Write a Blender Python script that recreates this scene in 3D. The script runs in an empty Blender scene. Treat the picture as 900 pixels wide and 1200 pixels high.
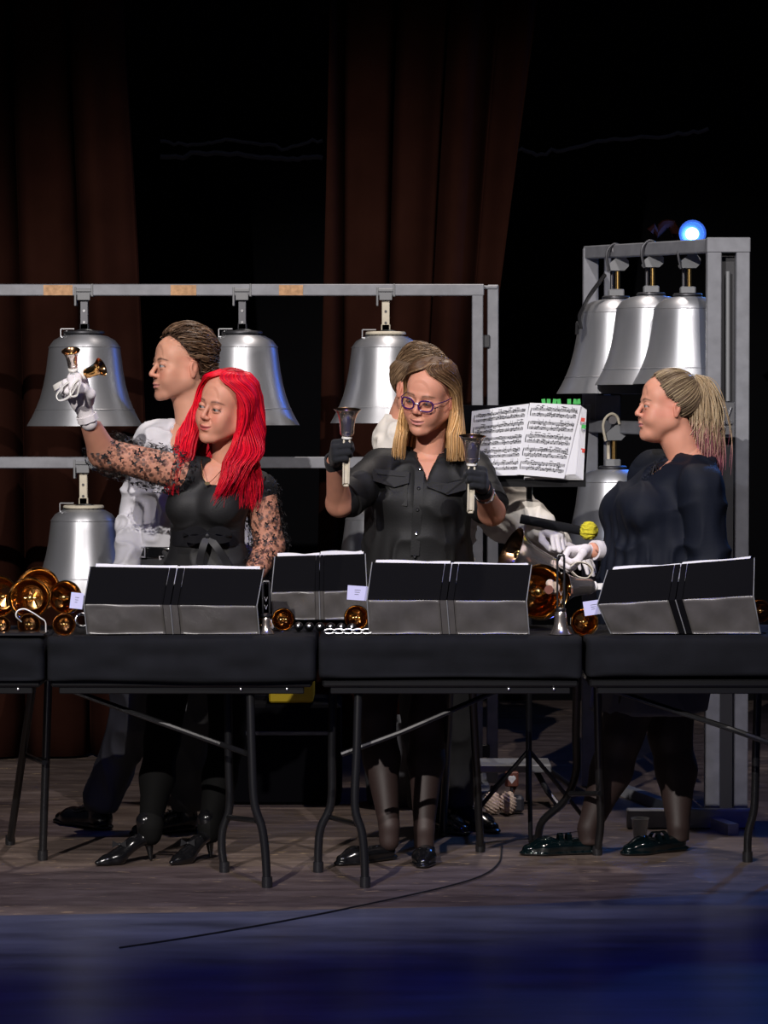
# handbell concert on a dark stage
import bpy, math, random
import numpy as np
from mathutils import Vector, Matrix
C = bpy.context.scene.collection
R = math.radians
rng = np.random.default_rng(7)
# ============================================================ camera, world, lights
sc = bpy.context.scene
FPX = 3360.0; HC = 1.475; HOR = 490.0
PIT = math.atan((600 - HOR) / FPX)
cam = bpy.data.cameras.new('camera'); camo = bpy.data.objects.new('camera', cam); C.objects.link(camo)
camo.location = (0, 0, HC); camo.rotation_euler = (R(90) - PIT, 0, 0)
cam.sensor_fit = 'VERTICAL'; cam.sensor_height = 36; cam.sensor_width = 36; cam.lens = FPX / 1200 * 36; cam.clip_end = 200
sc.camera = camo
def at(px, py, Y):
    a = (px - 450) / FPX; b = (600 - py) / FPX
    v = np.array((a, math.cos(PIT) + b * math.sin(PIT), -math.sin(PIT) + b * math.cos(PIT)))
    return v * (Y / v[1]) + np.array((0, 0, HC))
def onfloor(px, py):
    a = at(px, py, 1.0) - np.array((0, 0, HC)); return a * (-HC / a[2]) + np.array((0, 0, HC))
sc.view_settings.view_transform = 'Standard'; sc.view_settings.look = 'None'; sc.view_settings.gamma = 1; sc.view_settings.use_curve_mapping = False
sc.view_settings.exposure = 0.0
wd = bpy.data.worlds.new('hall_dark'); sc.world = wd; wd.use_nodes = True
wd.node_tree.nodes['Background'].inputs[0].default_value = (.012, .014, .022, 1); wd.node_tree.nodes['Background'].inputs[1].default_value = 1.0
def spot(name, p, t, e, col=(1, 1, 1), size=.12, ang=30, blend=.6):
    l = bpy.data.lights.new(name, 'SPOT'); l.energy = e; l.color = col; l.shadow_soft_size = size; l.spot_size = R(ang); l.spot_blend = blend
    o = bpy.data.objects.new(name, l); C.objects.link(o); o.location = p
    o.rotation_euler = (Vector(t) - Vector(p)).to_track_quat('-Z', 'Y').to_euler(); return o
KEY = np.array((-3.1, 0.6, 5.5))
spot('front_spot_key', KEY, (-.45, 10.1, .75), 3300, (1, .94, .90), .04, 32, .5)
spot('front_spot_fill', (1.6, 1.2, 7.6), (-.15, 10.6, 1.25), 2100, (1, .93, .90), .05, 23, .5)
spot('front_spot_right', (-2.2, 3.0, 6.6), (1.05, 10.2, 1.3), 420, (.80, .86, 1), .08, 15, .9)
spot('top_spot_back', (.5, 12.0, 7.5), (-.1, 9.9, 0), 800, (1, .88, .80), .15, 30, .7)
spot('blue_wash', (1.0, 4.5, 7.5), (0.2, 7.0, 0), 620, (.012, .045, 1.0), .3, 55, .9)
spot('blue_back', (2.6, 13.0, 3.2), (.95, 10.6, 1.7), 160, (.08, .3, 1.0), .1, 45, .8)
# ------------------------------------------------------------ basic helpers
def tag(o, label=None, cat=None, group=None, kind=None):
    if label: o['label'] = label
    if cat: o['category'] = cat
    if group: o['group'] = group
    if kind: o['kind'] = kind
    return o
ROOTLOC = {}
def thing(name, label, cat, loc=(0, 0, 0), group=None):
    o = bpy.data.objects.new(name, None); C.objects.link(o)
    o.empty_display_size = .05
    o.location = loc; ROOTLOC[o.name] = np.array(loc, float)
    return tag(o, label, cat, group)
def link_mesh(name, V, F, mat, parent=None, loc=None, smooth=True, cols=None, mats=None, fmi=None, attrs=None):
    V = np.asarray(V, float).reshape(-1, 3)
    off = np.zeros(3)
    if parent is not None: off = ROOTLOC.get(parent.name, np.zeros(3))
    elif loc is not None: off = np.array(loc, float)
    me = bpy.data.meshes.new(name)
    if isinstance(F, np.ndarray):
        nf = len(F); k = F.shape[1]
        me.vertices.add(len(V)); me.vertices.foreach_set('co', (V - off).astype(np.float32).ravel())
        me.loops.add(nf * k); me.loops.foreach_set('vertex_index', F.astype(np.int32).ravel())
        me.polygons.add(nf); me.polygons.foreach_set('loop_start', np.arange(0, nf * k, k, dtype=np.int32))
        me.update(calc_edges=True); me.validate()
    else:
        me.from_pydata((V - off).tolist(), [], [list(map(int, f)) for f in F]); me.update()
    if smooth: me.polygons.foreach_set('use_smooth', np.ones(len(me.polygons), bool))
    for m in (mats or [mat]): me.materials.append(m)
    if fmi is not None: me.polygons.foreach_set('material_index', np.asarray(fmi, np.int32))
    if cols is not None:
        a = me.color_attributes.new('Col', 'FLOAT_COLOR', 'POINT')
        c = np.ones((len(V), 4), np.float32); c[:, :3] = cols
        a.data.foreach_set('color', c.ravel())
    if attrs:
        for k_, v_ in attrs.items():
            a = me.attributes.new(k_, 'FLOAT', 'POINT'); a.data.foreach_set('value', np.asarray(v_, np.float32))
    o = bpy.data.objects.new(name, me); C.objects.link(o)
    if parent is not None:
        o.parent = parent; ROOTLOC[o.name] = off
    elif loc is not None:
        o.location = loc; ROOTLOC[o.name] = off
    if not smooth_all(me, smooth): pass
    return o
def smooth_all(me, s): return True
def frame(z, up=(0, 0, 1)):
    z = np.array(z, float); z /= np.linalg.norm(z)
    u = np.array(up, float)
    if abs(np.dot(u, z)) > .98: u = np.array((0, 1., 0))
    x = np.cross(u, z); x /= np.linalg.norm(x); y = np.cross(z, x)
    return np.array([x, y, z]).T            # columns
def rotm(ax, ang):
    return np.array(Matrix.Rotation(ang, 3, ax))
def catmull(P, n):
    P = [np.array(p, float) for p in P]
    if len(P) == 2: return [P[0] + (P[1] - P[0]) * t for t in np.linspace(0, 1, n + 1)]
    Q = [2 * P[0] - P[1]] + P + [2 * P[-1] - P[-2]]; out = []
    for i in range(1, len(Q) - 2):
        for j in range(n):
            t = j / n; a, b, c, d = Q[i - 1:i + 3]
            out.append(.5 * ((2 * b) + (c - a) * t + (2 * a - 5 * b + 4 * c - d) * t * t + (3 * b - a - 3 * c + d) * t ** 3))
    out.append(P[-1]); return out
class MB:
    def __init__(s): s.V = []; s.F = []; s.M = []
    def add(s, V, F, mi=0):
        n = len(s.V); s.V += [tuple(v) for v in V]; s.F += [[i + n for i in f] for f in F]; s.M += [mi] * len(F); return s
    def box(s, c, size, rot=None, mi=0, bev=0.0):
        x, y, z = [a / 2 for a in size]; b = min(bev, x * .45, y * .45, z * .45)
        if b > 0:
            # chamfered box: 24 verts
            V = []; F = []
            idx = {}
            for sx in (-1, 1):
                for sy in (-1, 1):
                    for sz in (-1, 1):
                        for k in range(3):
                            v = [sx * (x - b), sy * (y - b), sz * (z - b)]; v[k] = (sx * x, sy * y, sz * z)[k]
                            idx[(sx, sy, sz, k)] = len(V); V.append(v)
            for k in range(3):
                i, j = [(1, 2), (2, 0), (0, 1)][k]
                for sg in (-1, 1):
                    q = []
                    for a, c_ in ((-1, -1), (1, -1), (1, 1), (-1, 1)):
                        t = [0, 0, 0]; t[k] = sg; t[i] = a; t[j] = c_; q.append(idx[(*t, k)])
                    F.append(q if sg > 0 else q[::-1])
            for k in range(3):       # edges running along k
                i, j = [(1, 2), (2, 0), (0, 1)][k]
                for a in (-1, 1):
                    for c_ in (-1, 1):
                        def K(sk, ax):
                            t = [0, 0, 0]; t[k] = sk; t[i] = a; t[j] = c_; return idx[(*t, ax)]
                        q = [K(-1, i), K(1, i), K(1, j), K(-1, j)]
                        F.append(q if a * c_ < 0 else q[::-1])
            for sx in (-1, 1):
                for sy in (-1, 1):
                    for sz in (-1, 1):
                        q = [idx[(sx, sy, sz, k)] for k in range(3)]
                        F.append(q if sx * sy * sz > 0 else q[::-1])
        else:
            V = [(sx * x, sy * y, sz * z) for sx in (-1, 1) for sy in (-1, 1) for sz in (-1, 1)]
            F = [(0, 1, 3, 2), (4, 6, 7, 5), (0, 4, 5, 1), (2, 3, 7, 6), (0, 2, 6, 4), (1, 5, 7, 3)]
        V = np.array(V, float)
        if rot is not None: V = V @ np.asarray(rot).T
        return s.add(V + np.array(c, float), F, mi)
    def bar(s, a, b, w, t, up=(0, 0, 1), mi=0, bev=0.0):
        a = np.array(a, float); b = np.array(b, float); M = frame(b - a, up)
        return s.box((a + b) / 2, (w, t, np.linalg.norm(b - a)), M, mi, bev)
    def tube(s, P, r, n=8, cap=True, mi=0, close=False, sx=1.0, up=(0, 0, 1)):
        P = [np.array(p, float) for p in P]; m = len(P)
        rr = r if hasattr(r, '__len__') else [r] * m
        V = []; F = []; x = None
        for i in range(m):
            if close: t = P[(i + 1) % m] - P[i - 1]
            else: t = P[min(i + 1, m - 1)] - P[max(i - 1, 0)]
            L = np.linalg.norm(t); t = t / L if L > 1e-9 else np.array((0, 0, 1.))
            if x is None: x = frame(t, up)[:, 0]
            x = x - t * np.dot(x, t); x /= max(np.linalg.norm(x), 1e-9); y = np.cross(t, x)
            for k in range(n):
                a = 2 * math.pi * k / n
                V.append(P[i] + rr[i] * (math.cos(a) * x * sx + math.sin(a) * y))
        for i in range(m if close else m - 1):
            for k in range(n):
                j = (i + 1) % m
                F.append((i * n + k, i * n + (k + 1) % n, j * n + (k + 1) % n, j * n + k))
        if cap and not close:
            F.append(tuple(range(n))[::-1]); F.append(tuple((m - 1) * n + k for k in range(n)))
        return s.add(V, F, mi)
    def lathe(s, prof, n=32, M=None, c=(0, 0, 0), mi=0, closed=False):
        # prof: (r, z) list, axis z
        V = []; F = []; m = len(prof)
        for (r, z) in prof:
            for k in range(n):
                a = 2 * math.pi * k / n; V.append((r * math.cos(a), r * math.sin(a), z))
        for i in range(m - 1 + (1 if closed else 0)):
            j = (i + 1) % m
            for k in range(n): F.append((i * n + k, i * n + (k + 1) % n, j * n + (k + 1) % n, j * n + k))
        V = np.array(V)
        if M is not None: V = V @ np.asarray(M).T
        return s.add(V + np.array(c, float), F, mi)
    def ball(s, c, r, n=16, m=10, M=None, mi=0):
        r = np.array(r if hasattr(r, '__len__') else (r, r, r), float)
        prof = [(math.sin(math.pi * i / m), -math.cos(math.pi * i / m)) for i in range(m + 1)]
        b = MB().lathe(prof, n); V = np.array(b.V) * r
        if M is not None: V = V @ np.asarray(M).T
        return s.add(V + np.array(c, float), b.F, mi)
    def plate(s, poly, n, th, mi=0):
        # poly: 3D polygon, extruded by th along n
        P = [np.array(p, float) for p in poly]; n_ = np.array(n, float); n_ /= np.linalg.norm(n_); k = len(P)
        V = P + [p + n_ * th for p in P]
        F = [tuple(range(k))[::-1], tuple(range(k, 2 * k))] + [(i, (i + 1) % k, (i + 1) % k + k, i + k) for i in range(k)]
        return s.add(V, F, mi)
    def ribbon(s, P, side, w, th, close=False, mi=0):
        # flat strap following P, wide along 'side'
        P = [np.array(p, float) for p in P]; m = len(P); sd = np.array(side, float); V = []; F = []
        for i in range(m):
            t = (P[(i + 1) % m] - P[i - 1]) if close else P[min(i + 1, m - 1)] - P[max(i - 1, 0)]
            t /= max(np.linalg.norm(t), 1e-9); sdd = sd[i] if sd.ndim == 2 else sd
            q = sdd - t * np.dot(sdd, t); q /= np.linalg.norm(q); nn = np.cross(t, q)
            ww = w[i] if hasattr(w, '__len__') else w
            for a, b in ((-1, -1), (1, -1), (1, 1), (-1, 1)): V.append(P[i] + q * a * ww / 2 + nn * b * th / 2)
        for i in range(m if close else m - 1):
            j = (i + 1) % m
            for k in range(4): F.append((i * 4 + k, i * 4 + (k + 1) % 4, j * 4 + (k + 1) % 4, j * 4 + k))
        if not close: F += [(3, 2, 1, 0), tuple((m - 1) * 4 + k for k in range(4))]
        return s.add(V, F, mi)
    def xf(s, M=None, t=(0, 0, 0)):
        V = np.array(s.V)
        if M is not None: V = V @ np.asarray(M).T
        s.V = [tuple(v) for v in V + np.array(t, float)]; return s
    def build(s, name, mat, parent=None, loc=None, smooth=False, auto=None):
        mats = mat if isinstance(mat, list) else [mat]
        o = link_mesh(name, s.V, s.F, None, parent, loc, False, mats=mats, fmi=s.M)
        me = o.data
        if smooth:
            me.polygons.foreach_set('use_smooth', np.ones(len(me.polygons), bool))
            me.set_sharp_from_angle(angle=R(auto or 40))
        return o
# ------------------------------------------------------------ signed distance sculpting
def smin(a, b, k):
    if k <= 0: return np.minimum(a, b)
    h = np.maximum(k - np.abs(a - b), 0) / k; return np.minimum(a, b) - h * h * h * k / 6
class Field:
    def __init__(s, lo, hi, h):
        s.lo = np.array(lo, float); s.h = h
        s.n = np.ceil((np.array(hi, float) - s.lo) / h).astype(int) + 1
        s.ax = [(s.lo[i] + h * np.arange(s.n[i])).astype(np.float32) for i in range(3)]
        s.d = np.full(tuple(s.n), .5, np.float32)
    def copy(s):
        f = Field.__new__(Field); f.lo, f.h, f.n, f.ax = s.lo, s.h, s.n, s.ax; f.d = s.d.copy(); return f
    def _sl(s, lo, hi):
        a = np.clip(np.floor((np.array(lo) - s.lo) / s.h).astype(int), 0, s.n); b = np.clip(np.ceil((np.array(hi) - s.lo) / s.h).astype(int) + 1, 0, s.n)
        if np.any(b <= a): return None
        sl = tuple(slice(a[i], b[i]) for i in range(3))
        return sl, s.ax[0][sl[0]][:, None, None], s.ax[1][sl[1]][None, :, None], s.ax[2][sl[2]][None, None, :]
    def _mix(s, sl, e, k, op):
        if op == '+': s.d[sl] = smin(s.d[sl], e, k)
        else: s.d[sl] = -smin(-s.d[sl], e, k)
    def cone(s, a, b, ra, rb, k=.02, op='+', flat=None, ff=1.0):
        k *= 1.4; a = np.array(a, np.float32); b = np.array(b, np.float32); m = max(ra, rb) * max(1, 1 / ff) + k + 2.5 * s.h
        r = s._sl(np.minimum(a, b) - m, np.maximum(a, b) + m)
        if r is None: return s
        sl, X, Y, Z = r; ab = b - a; L = float(ab @ ab) or 1e-9
        px, py, pz = X - a[0], Y - a[1], Z - a[2]
        t = np.clip((px * ab[0] + py * ab[1] + pz * ab[2]) / L, 0, 1)
        qx, qy, qz = px - t * ab[0], py - t * ab[1], pz - t * ab[2]
        q2 = qx * qx + qy * qy + qz * qz
        if flat is not None:
            f = np.array(flat, np.float32); f /= np.linalg.norm(f); w = qx * f[0] + qy * f[1] + qz * f[2]
            q2 = q2 + (ff * ff - 1) * w * w
        e = np.sqrt(q2) - (ra + t * (rb - ra))
        s._mix(sl, e.astype(np.float32), k, op); return s
    def chain(s, pts, rs, k=.02, **kw):
        for i in range(len(pts) - 1): s.cone(pts[i], pts[i + 1], rs[i], rs[i + 1], k, **kw)
        return s
    def ell(s, c, r, k=.02, M=None, op='+'):
        k *= 1.4; c = np.array(c, np.float32); r = np.array(r if hasattr(r, '__len__') else (r,) * 3, np.float32); m = r.max() + k + 2.5 * s.h
        q = s._sl(c - m, c + m)
        if q is None: return s
        sl, X, Y, Z = q; X, Y, Z = X - c[0], Y - c[1], Z - c[2]
        if M is not None:
            M = np.asarray(M, np.float32)       # columns = axes
            X, Y, Z = (X * M[0, 0] + Y * M[1, 0] + Z * M[2, 0]), (X * M[0, 1] + Y * M[1, 1] + Z * M[2, 1]), (X * M[0, 2] + Y * M[1, 2] + Z * M[2, 2])
        k0 = np.sqrt((X / r[0]) ** 2 + (Y / r[1]) ** 2 + (Z / r[2]) ** 2)
        k1 = np.sqrt((X / r[0] ** 2) ** 2 + (Y / r[1] ** 2) ** 2 + (Z / r[2] ** 2) ** 2)
        e = k0 * (k0 - 1) / np.maximum(k1, 1e-6)
        s._mix(sl, e.astype(np.float32), k, op); return s
    def loft(s, secs, k=.02, op='+', yaw=0.0, pw=2.0):
        # secs: (z, cx, cy, rx, ry) stacked ellipses, smooth interpolation, rounded ends
        k *= 1.4; S = np.array(sorted(secs), float); m = S[:, 3:].max() + k + 3 * s.h
        lo = (S[:, 1].min() - m, S[:, 2].min() - m, S[0, 0] - k - .06); hi = (S[:, 1].max() + m, S[:, 2].max() + m, S[-1, 0] + k + .06)
        r = s._sl(lo, hi)
        if r is None: return s
        sl, X, Y, Z = r; z = Z.ravel().astype(float); zc = np.clip(z, S[0, 0], S[-1, 0])
        def itp(col):
            # cubic hermite through the sections
            xs, ys = S[:, 0], S[:, col]; mm = np.gradient(ys, xs) if len(xs) > 2 else np.full(len(xs), (ys[-1] - ys[0]) / (xs[-1] - xs[0]))
            i = np.clip(np.searchsorted(xs, zc) - 1, 0, len(xs) - 2); hh = xs[i + 1] - xs[i]; t = (zc - xs[i]) / hh
            return ((2 * t ** 3 - 3 * t ** 2 + 1) * ys[i] + (t ** 3 - 2 * t ** 2 + t) * hh * mm[i] + (-2 * t ** 3 + 3 * t ** 2) * ys[i + 1] + (t ** 3 - t ** 2) * hh * mm[i + 1]).astype(np.float32)[None, None, :]
        cx, cy, rx, ry = itp(1), itp(2), itp(3), itp(4); c_, s_ = math.cos(yaw), math.sin(yaw)
        U = (X - cx) * c_ + (Y - cy) * s_; W = -(X - cx) * s_ + (Y - cy) * c_
        if pw == 2: q = np.sqrt((U / rx) ** 2 + (W / ry) ** 2)
        else: q = (np.abs(U / rx) ** pw + np.abs(W / ry) ** pw) ** (1 / pw)
        e = (q - 1) * np.minimum(rx, ry)
        dz = np.maximum(S[0, 0] - Z, Z - S[-1, 0]); e = np.where(dz > 0, np.sqrt(np.maximum(e, 0) ** 2 + dz ** 2) , np.maximum(e, -1)) if True else e
        s._mix(sl, e.astype(np.float32), k, op); return s
    def plane(s, p, n, k=0):
        # keep the side the normal points away from
        n = np.array(n, np.float32); n /= np.linalg.norm(n); p = np.array(p, np.float32)
        e = (s.ax[0][:, None, None] - p[0]) * n[0] + (s.ax[1][None, :, None] - p[1]) * n[1] + (s.ax[2][None, None, :] - p[2]) * n[2]
        s.d = -smin(-s.d, -e, k) if k > 0 else np.maximum(s.d, e); return s
    def mesh(s, disp=None):
        d = s.d.copy()
        d[0] = d[-1] = .01; d[:, 0] = d[:, -1] = .01; d[:, :, 0] = d[:, :, -1] = .01
        ins = d < 0
        a = ins[:-1, :-1, :-1]
        cnt = np.zeros(a.shape, np.int8)
        for i in (0, 1):
            for j in (0, 1):
                for k in (0, 1):
                    cnt += ins[i:ins.shape[0] - 1 + i, j:ins.shape[1] - 1 + j, k:ins.shape[2] - 1 + k]
        act = (cnt > 0) & (cnt < 8); I = np.argwhere(act); n = len(I)
        idx = np.full(a.shape, -1, np.int32); idx[act] = np.arange(n)
        cor = np.zeros((n, 2, 2, 2), np.float32)
        for i in (0, 1):
            for j in (0, 1):
                for k in (0, 1): cor[:, i, j, k] = d[I[:, 0] + i, I[:, 1] + j, I[:, 2] + k]
        acc = np.zeros((n, 3)); num = np.zeros(n)
        for ax in range(3):
            for u in (0, 1):
                for v in (0, 1):
                    s0 = [u, v]; s0.insert(ax, 0); s1 = list(s0); s1[ax] = 1
                    p, q = cor[:, s0[0], s0[1], s0[2]], cor[:, s1[0], s1[1], s1[2]]
                    m = (p < 0) != (q < 0); t = np.where(m, p / np.where(m, p - q, 1), 0)
                    pos = np.tile(np.array(s0, float), (n, 1)); pos[:, ax] = t
                    acc += pos * m[:, None]; num += m
        V = s.lo + s.h * (I + acc / num[:, None])
        F = []
        for ax in range(3):
            u, v = [(1, 2), (2, 0), (0, 1)][ax]
            sl0 = [slice(1, -1)] * 3; sl0[ax] = slice(0, -1); sl1 = list(sl0); sl1[ax] = slice(1, None)
            p, q = ins[tuple(sl0)], ins[tuple(sl1)]
            E = np.argwhere(p != q); off = np.ones(3, int); off[ax] = 0
            base = E + off; fl = p[tuple(E.T)]
            def cell(du, dv):
                b = base.copy(); b[:, u] += du; b[:, v] += dv; return idx[tuple(b.T)]
            Q = np.stack([cell(-1, -1), cell(0, -1), cell(0, 0), cell(-1, 0)], 1)
            Q[~fl] = Q[~fl][:, ::-1]; F.append(Q)
        F = np.concatenate(F)
        F = F[(F >= 0).all(1)]
        if disp is not None:
            N = vnormals(V, F); V = V + N * disp(V, N)[:, None]
        return V, F
def vnormals(V, F):
    nrm = np.cross(V[F[:, 2]] - V[F[:, 0]], V[F[:, 3]] - V[F[:, 1]]); N = np.zeros_like(V)
    for k in range(4): np.add.at(N, F[:, k], nrm)
    return N / np.maximum(np.linalg.norm(N, axis=1), 1e-12)[:, None]
def smooth_mesh(V, F, it=1, lam=.5):
    for _ in range(it):
        S = np.zeros_like(V); c = np.zeros(len(V))
        for a, b in ((0, 1), (1, 2), (2, 3), (3, 0)):
            np.add.at(S, F[:, a], V[F[:, b]]); np.add.at(S, F[:, b], V[F[:, a]])
            np.add.at(c, F[:, a], 1); np.add.at(c, F[:, b], 1)
        V = V + lam * (S / np.maximum(c, 1)[:, None] - V)
    return V
# smooth value noise in 3D
_T = np.random.default_rng(3).random((32, 32, 32)).astype(np.float32)
def vnoise(P, sc=1.0, sd=0):
    Q = np.asarray(P) * sc + sd * 7.31; I = np.floor(Q).astype(int); f = Q - I; f = f * f * (3 - 2 * f); o = 0
    for i in (0, 1):
        for j in (0, 1):
            for k in (0, 1):
                w = (f[:, 0] if i else 1 - f[:, 0]) * (f[:, 1] if j else 1 - f[:, 1]) * (f[:, 2] if k else 1 - f[:, 2])
                o = o + w * _T[(I[:, 0] + i) % 32, (I[:, 1] + j) % 32, (I[:, 2] + k) % 32]
    return o
def sstep(a, b, x):
    t = np.clip((x - a) / (b - a), 0, 1); return t * t * (3 - 2 * t)
# ------------------------------------------------------------ materials
MAT = {}
def mat(name, col=(.5, .5, .5), rough=.5, metal=0.0, bump=0, bscale=60, var=0.0, vscale=20, emit=None, estr=1, sss=0, vcol=False, spec=.5, coat=0, sheen=0, stretch=None, alpha=None, aniso=0, bdist=.002, tr=0):
    m = bpy.data.materials.new(name); m.use_nodes = True; nt = m.node_tree; N = nt.nodes; L = nt.links
    b = N['Principled BSDF']; b.inputs['Roughness'].default_value = rough; b.inputs['Metallic'].default_value = metal
    b.inputs['Base Color'].default_value = (*col, 1); b.inputs['Specular IOR Level'].default_value = spec
    b.inputs['Coat Weight'].default_value = coat; b.inputs['Sheen Weight'].default_value = sheen
    b.inputs['Anisotropic'].default_value = aniso; b.inputs['Transmission Weight'].default_value = tr
    if sss:
        b.inputs['Subsurface Weight'].default_value = sss; b.inputs['Subsurface Radius'].default_value = (.012, .005, .003); b.inputs['Subsurface Scale'].default_value = .6
    src = None
    if vcol:
        a = N.new('ShaderNodeAttribute'); a.attribute_name = 'Col'; src = a.outputs['Color']; L.new(src, b.inputs['Base Color'])
    if emit is not None:
        b.inputs['Emission Color'].default_value = (*emit, 1); b.inputs['Emission Strength'].default_value = estr
    if var or bump:
        tc = N.new('ShaderNodeTexCoord'); mp = N.new('ShaderNodeMapping'); L.new(tc.outputs['Object'], mp.inputs[0])
        if stretch: mp.inputs['Scale'].default_value = stretch
        no = N.new('ShaderNodeTexNoise'); L.new(mp.outputs[0], no.inputs['Vector']); no.inputs['Detail'].default_value = 5
        if var:
            no.inputs['Scale'].default_value = vscale
            mx = N.new('ShaderNodeMix'); mx.data_type = 'RGBA'; mx.blend_type = 'MULTIPLY'; mx.inputs[0].default_value = 1
            rp = N.new('ShaderNodeMapRange'); rp.inputs[1].default_value = .3; rp.inputs[2].default_value = .7; rp.inputs[3].default_value = 1 - var; rp.inputs[4].default_value = 1 + var * .5
            L.new(no.outputs[0], rp.inputs[0]); L.new(rp.outputs[0], mx.inputs[7])
            if src is not None: L.new(src, mx.inputs[6])
            else: mx.inputs[6].default_value = (*col, 1)
            L.new(mx.outputs[2], b.inputs['Base Color'])
        if bump:
            n2 = N.new('ShaderNodeTexNoise'); n2.inputs['Scale'].default_value = bscale; n2.inputs['Detail'].default_value = 4; L.new(mp.outputs[0], n2.inputs['Vector'])
            bp = N.new('ShaderNodeBump'); bp.inputs['Strength'].default_value = bump; bp.inputs['Distance'].default_value = bdist
            L.new(n2.outputs[0], bp.inputs['Height']); L.new(bp.outputs[0], b.inputs['Normal'])
    if alpha is not None: b.inputs['Alpha'].default_value = alpha
    MAT[name] = m; return m
# ------------------------------------------------------------ heads
def hmat(yaw, pitch, roll, turn=0):
    return rotm('Y', R(roll)) @ rotm('Z', R(-yaw)) @ rotm('X', R(pitch))
def head_mesh(c, M, neck, nr, p):
    """c head centre (world), M rotation, neck: list of world points down the neck, nr radii. returns V,F,cols"""
    g = lambda k, d: p.get(k, d)
    sc = g('scale', 1.0); fw = g('fw', 1.0); jw = g('jaw', 1.0); ns = g('nose', 1.0); fat = g('fat', 0)
    nl = [((np.array(q) - c) @ M) / sc for q in neck]
    zlo = min(-.17, min(q[2] for q in nl) - .03); ylo = -.135
    f = Field((-.125, ylo, zlo), (.125, .16, .14), .0023)
    f.ell((0, .022, .042), (.074 * fw, .092, .080), 0)
    f.ell((0, -.038, .036), (.062 * fw, .0485, .064), .035)
    f.ell((0, -.03, -.038), (.055 * fw, .052, .066), .03)
    for s in (-1, 1):
        f.cone((s * .050 * jw, .008, -.052), (s * .022 * jw, -.062, -.098), .017 + fat * .4, .014 + fat * .3, .03)      # jaw line
        f.cone((s * .058 * fw, .008, .0), (s * .050 * jw, .008, -.055), .014, .016 + fat * .3, .03)
        f.ell((s * .042 * fw, -.058, -.018), (.021, .019, .018), .024)                         # cheekbone
        f.ell((s * .034, -.064, -.045), (.021 + fat, .017 + fat, .024), .024)                  # cheek
    for s in (-1, 1): f.ell((s * .038 * fw, -.030, -.045), (.023 + fat, .036, .042), .03)
    f.ell((0, -.078, -.101), (.019 * jw, .015, .016 + fat * .3), .024)                         # chin
    f.ell((0, -.070, -.064), (.030, .022, .026), .022)                                   # muzzle
    if fat: f.ell((0, -.035, -.100), (.035, .035, .02 + fat), .03)
    f.cone((-.032 * fw, -.0775, .023), (.032 * fw, -.0775, .023), .009, .009, .014)               # brow ridge
    f.ell((0, -.080, .024), (.014, .008, .012), .010)
    for s in (-1, 1):
        f.ell((s * .032, -.101, .004), (.0185, .020, .0145), .012, op='-')                   # socket
        f.ell((s * .012, -.097, .005), (.006, .010, .010), .010, op='-')
    # nose
    f.cone((0, -.083, .014), (0, -.0985 - .006 * ns, -.022), .0062, .0080, .009)
    f.ell((0, -.1045 - .007 * (ns - 1), -.028), (.0088, .0085, .0075), .007)
    for s in (-1, 1):
        f.ell((s * .0115, -.0935, -.0315), (.0065, .010, .0068), .009)
    f.cone((0, -.090, -.035), (0, -.097, -.033), .004, .005, .005)
    for s in (-1, 1): f.ell((s * .0058, -.0965, -.0395), (.0024, .0040, .0028), .003, op='-')
    # mouth
    sm = g('smile', 0.0); mz = -.0640; op_ = g('open', 0.0)
    up = [(-.024, -.0825, mz + sm * .006), (-.011, -.0915, mz + .0035), (-.004, -.0945, mz + .0052), (0, -.0945, mz + .0040), (.004, -.0945, mz + .0052), (.011, -.0915, mz + .0035), (.024, -.0825, mz + sm * .006)]
    f.chain(up, [.0022, .0045, .005, .0048, .005, .0045, .0022], .005)
    lo = [(-.022, -.0820, mz - .001 + sm * .006), (-.011, -.0905, mz - .0062 - op_), (0, -.0925, mz - .0078 - op_), (.011, -.0905, mz - .0062 - op_), (.022, -.0820, mz - .001 + sm * .006)]
    f.chain(lo, [.0022, .0052, .006, .0052, .0022], .005)
    sl = [(-.0255, -.086, mz + sm * .0075), (-.012, -.0965, mz - .0012), (0, -.099, mz - .0018), (.012, -.0965, mz - .0012), (.0255, -.086, mz + sm * .0075)]
    f.chain(sl, [.0012, .0018 + op_ * .4, .002 + op_ * .5, .0018 + op_ * .4, .0012], .003, op='-')
    f.ell((0, -.094, -.082), (.014, .005, .004), .010, op='-')
    if sm:
        for s in (-1, 1):
            f.cone((s * .020, -.088, -.034), (s * .032, -.078, -.062), .0022, .0018, .006, op='-')
            f.ell((s * .036, -.066, -.036), (.016, .014, .014), .016)
    # eyelids over the eyeball
    ey = -.0775; dn = g('lid', 0.0)
    for s in (-1, 1):
        e = np.array((s * .0315, ey, .003))
        f.ell(e + (0, .0010, .0068 - dn * .006), (.0155, .0132, .0085 + dn * .002), .003)
        f.ell(e + (0, .0015, -.0085), (.0150, .0122, .0065), .003)
    # ears
    for s in (-1, 1):
        E = rotm('Z', s * .35) @ rotm('X', -.15)
        ec = np.array((s * .0765 * fw, .022, -.006))
        f.ell(ec, (.0070, .0155 * g('ear', 1), .0270 * g('ear', 1)), .006, M=E)
        f.ell(ec + (s * .008, -.002, .005), (.0050, .0085, .0150), .004, M=E, op='-')
        f.ell(ec + (s * .002, -.004, -.023), (.005, .008, .010), .006)
    # neck
    f.chain(nl, nr, .022)
    V, F = f.mesh()
    V = smooth_mesh(V, F, 1, .4)
    # colours
    sk = np.array(g('skin', (.70, .42, .32))); cols = np.tile(sk, (len(V), 1))
    x, y, z = V.T; ax = np.abs(x); fr = sstep(.0, -.05, y)
    n = vnoise(V, 55)[:, None]; cols *= (.94 + .12 * n)
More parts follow.
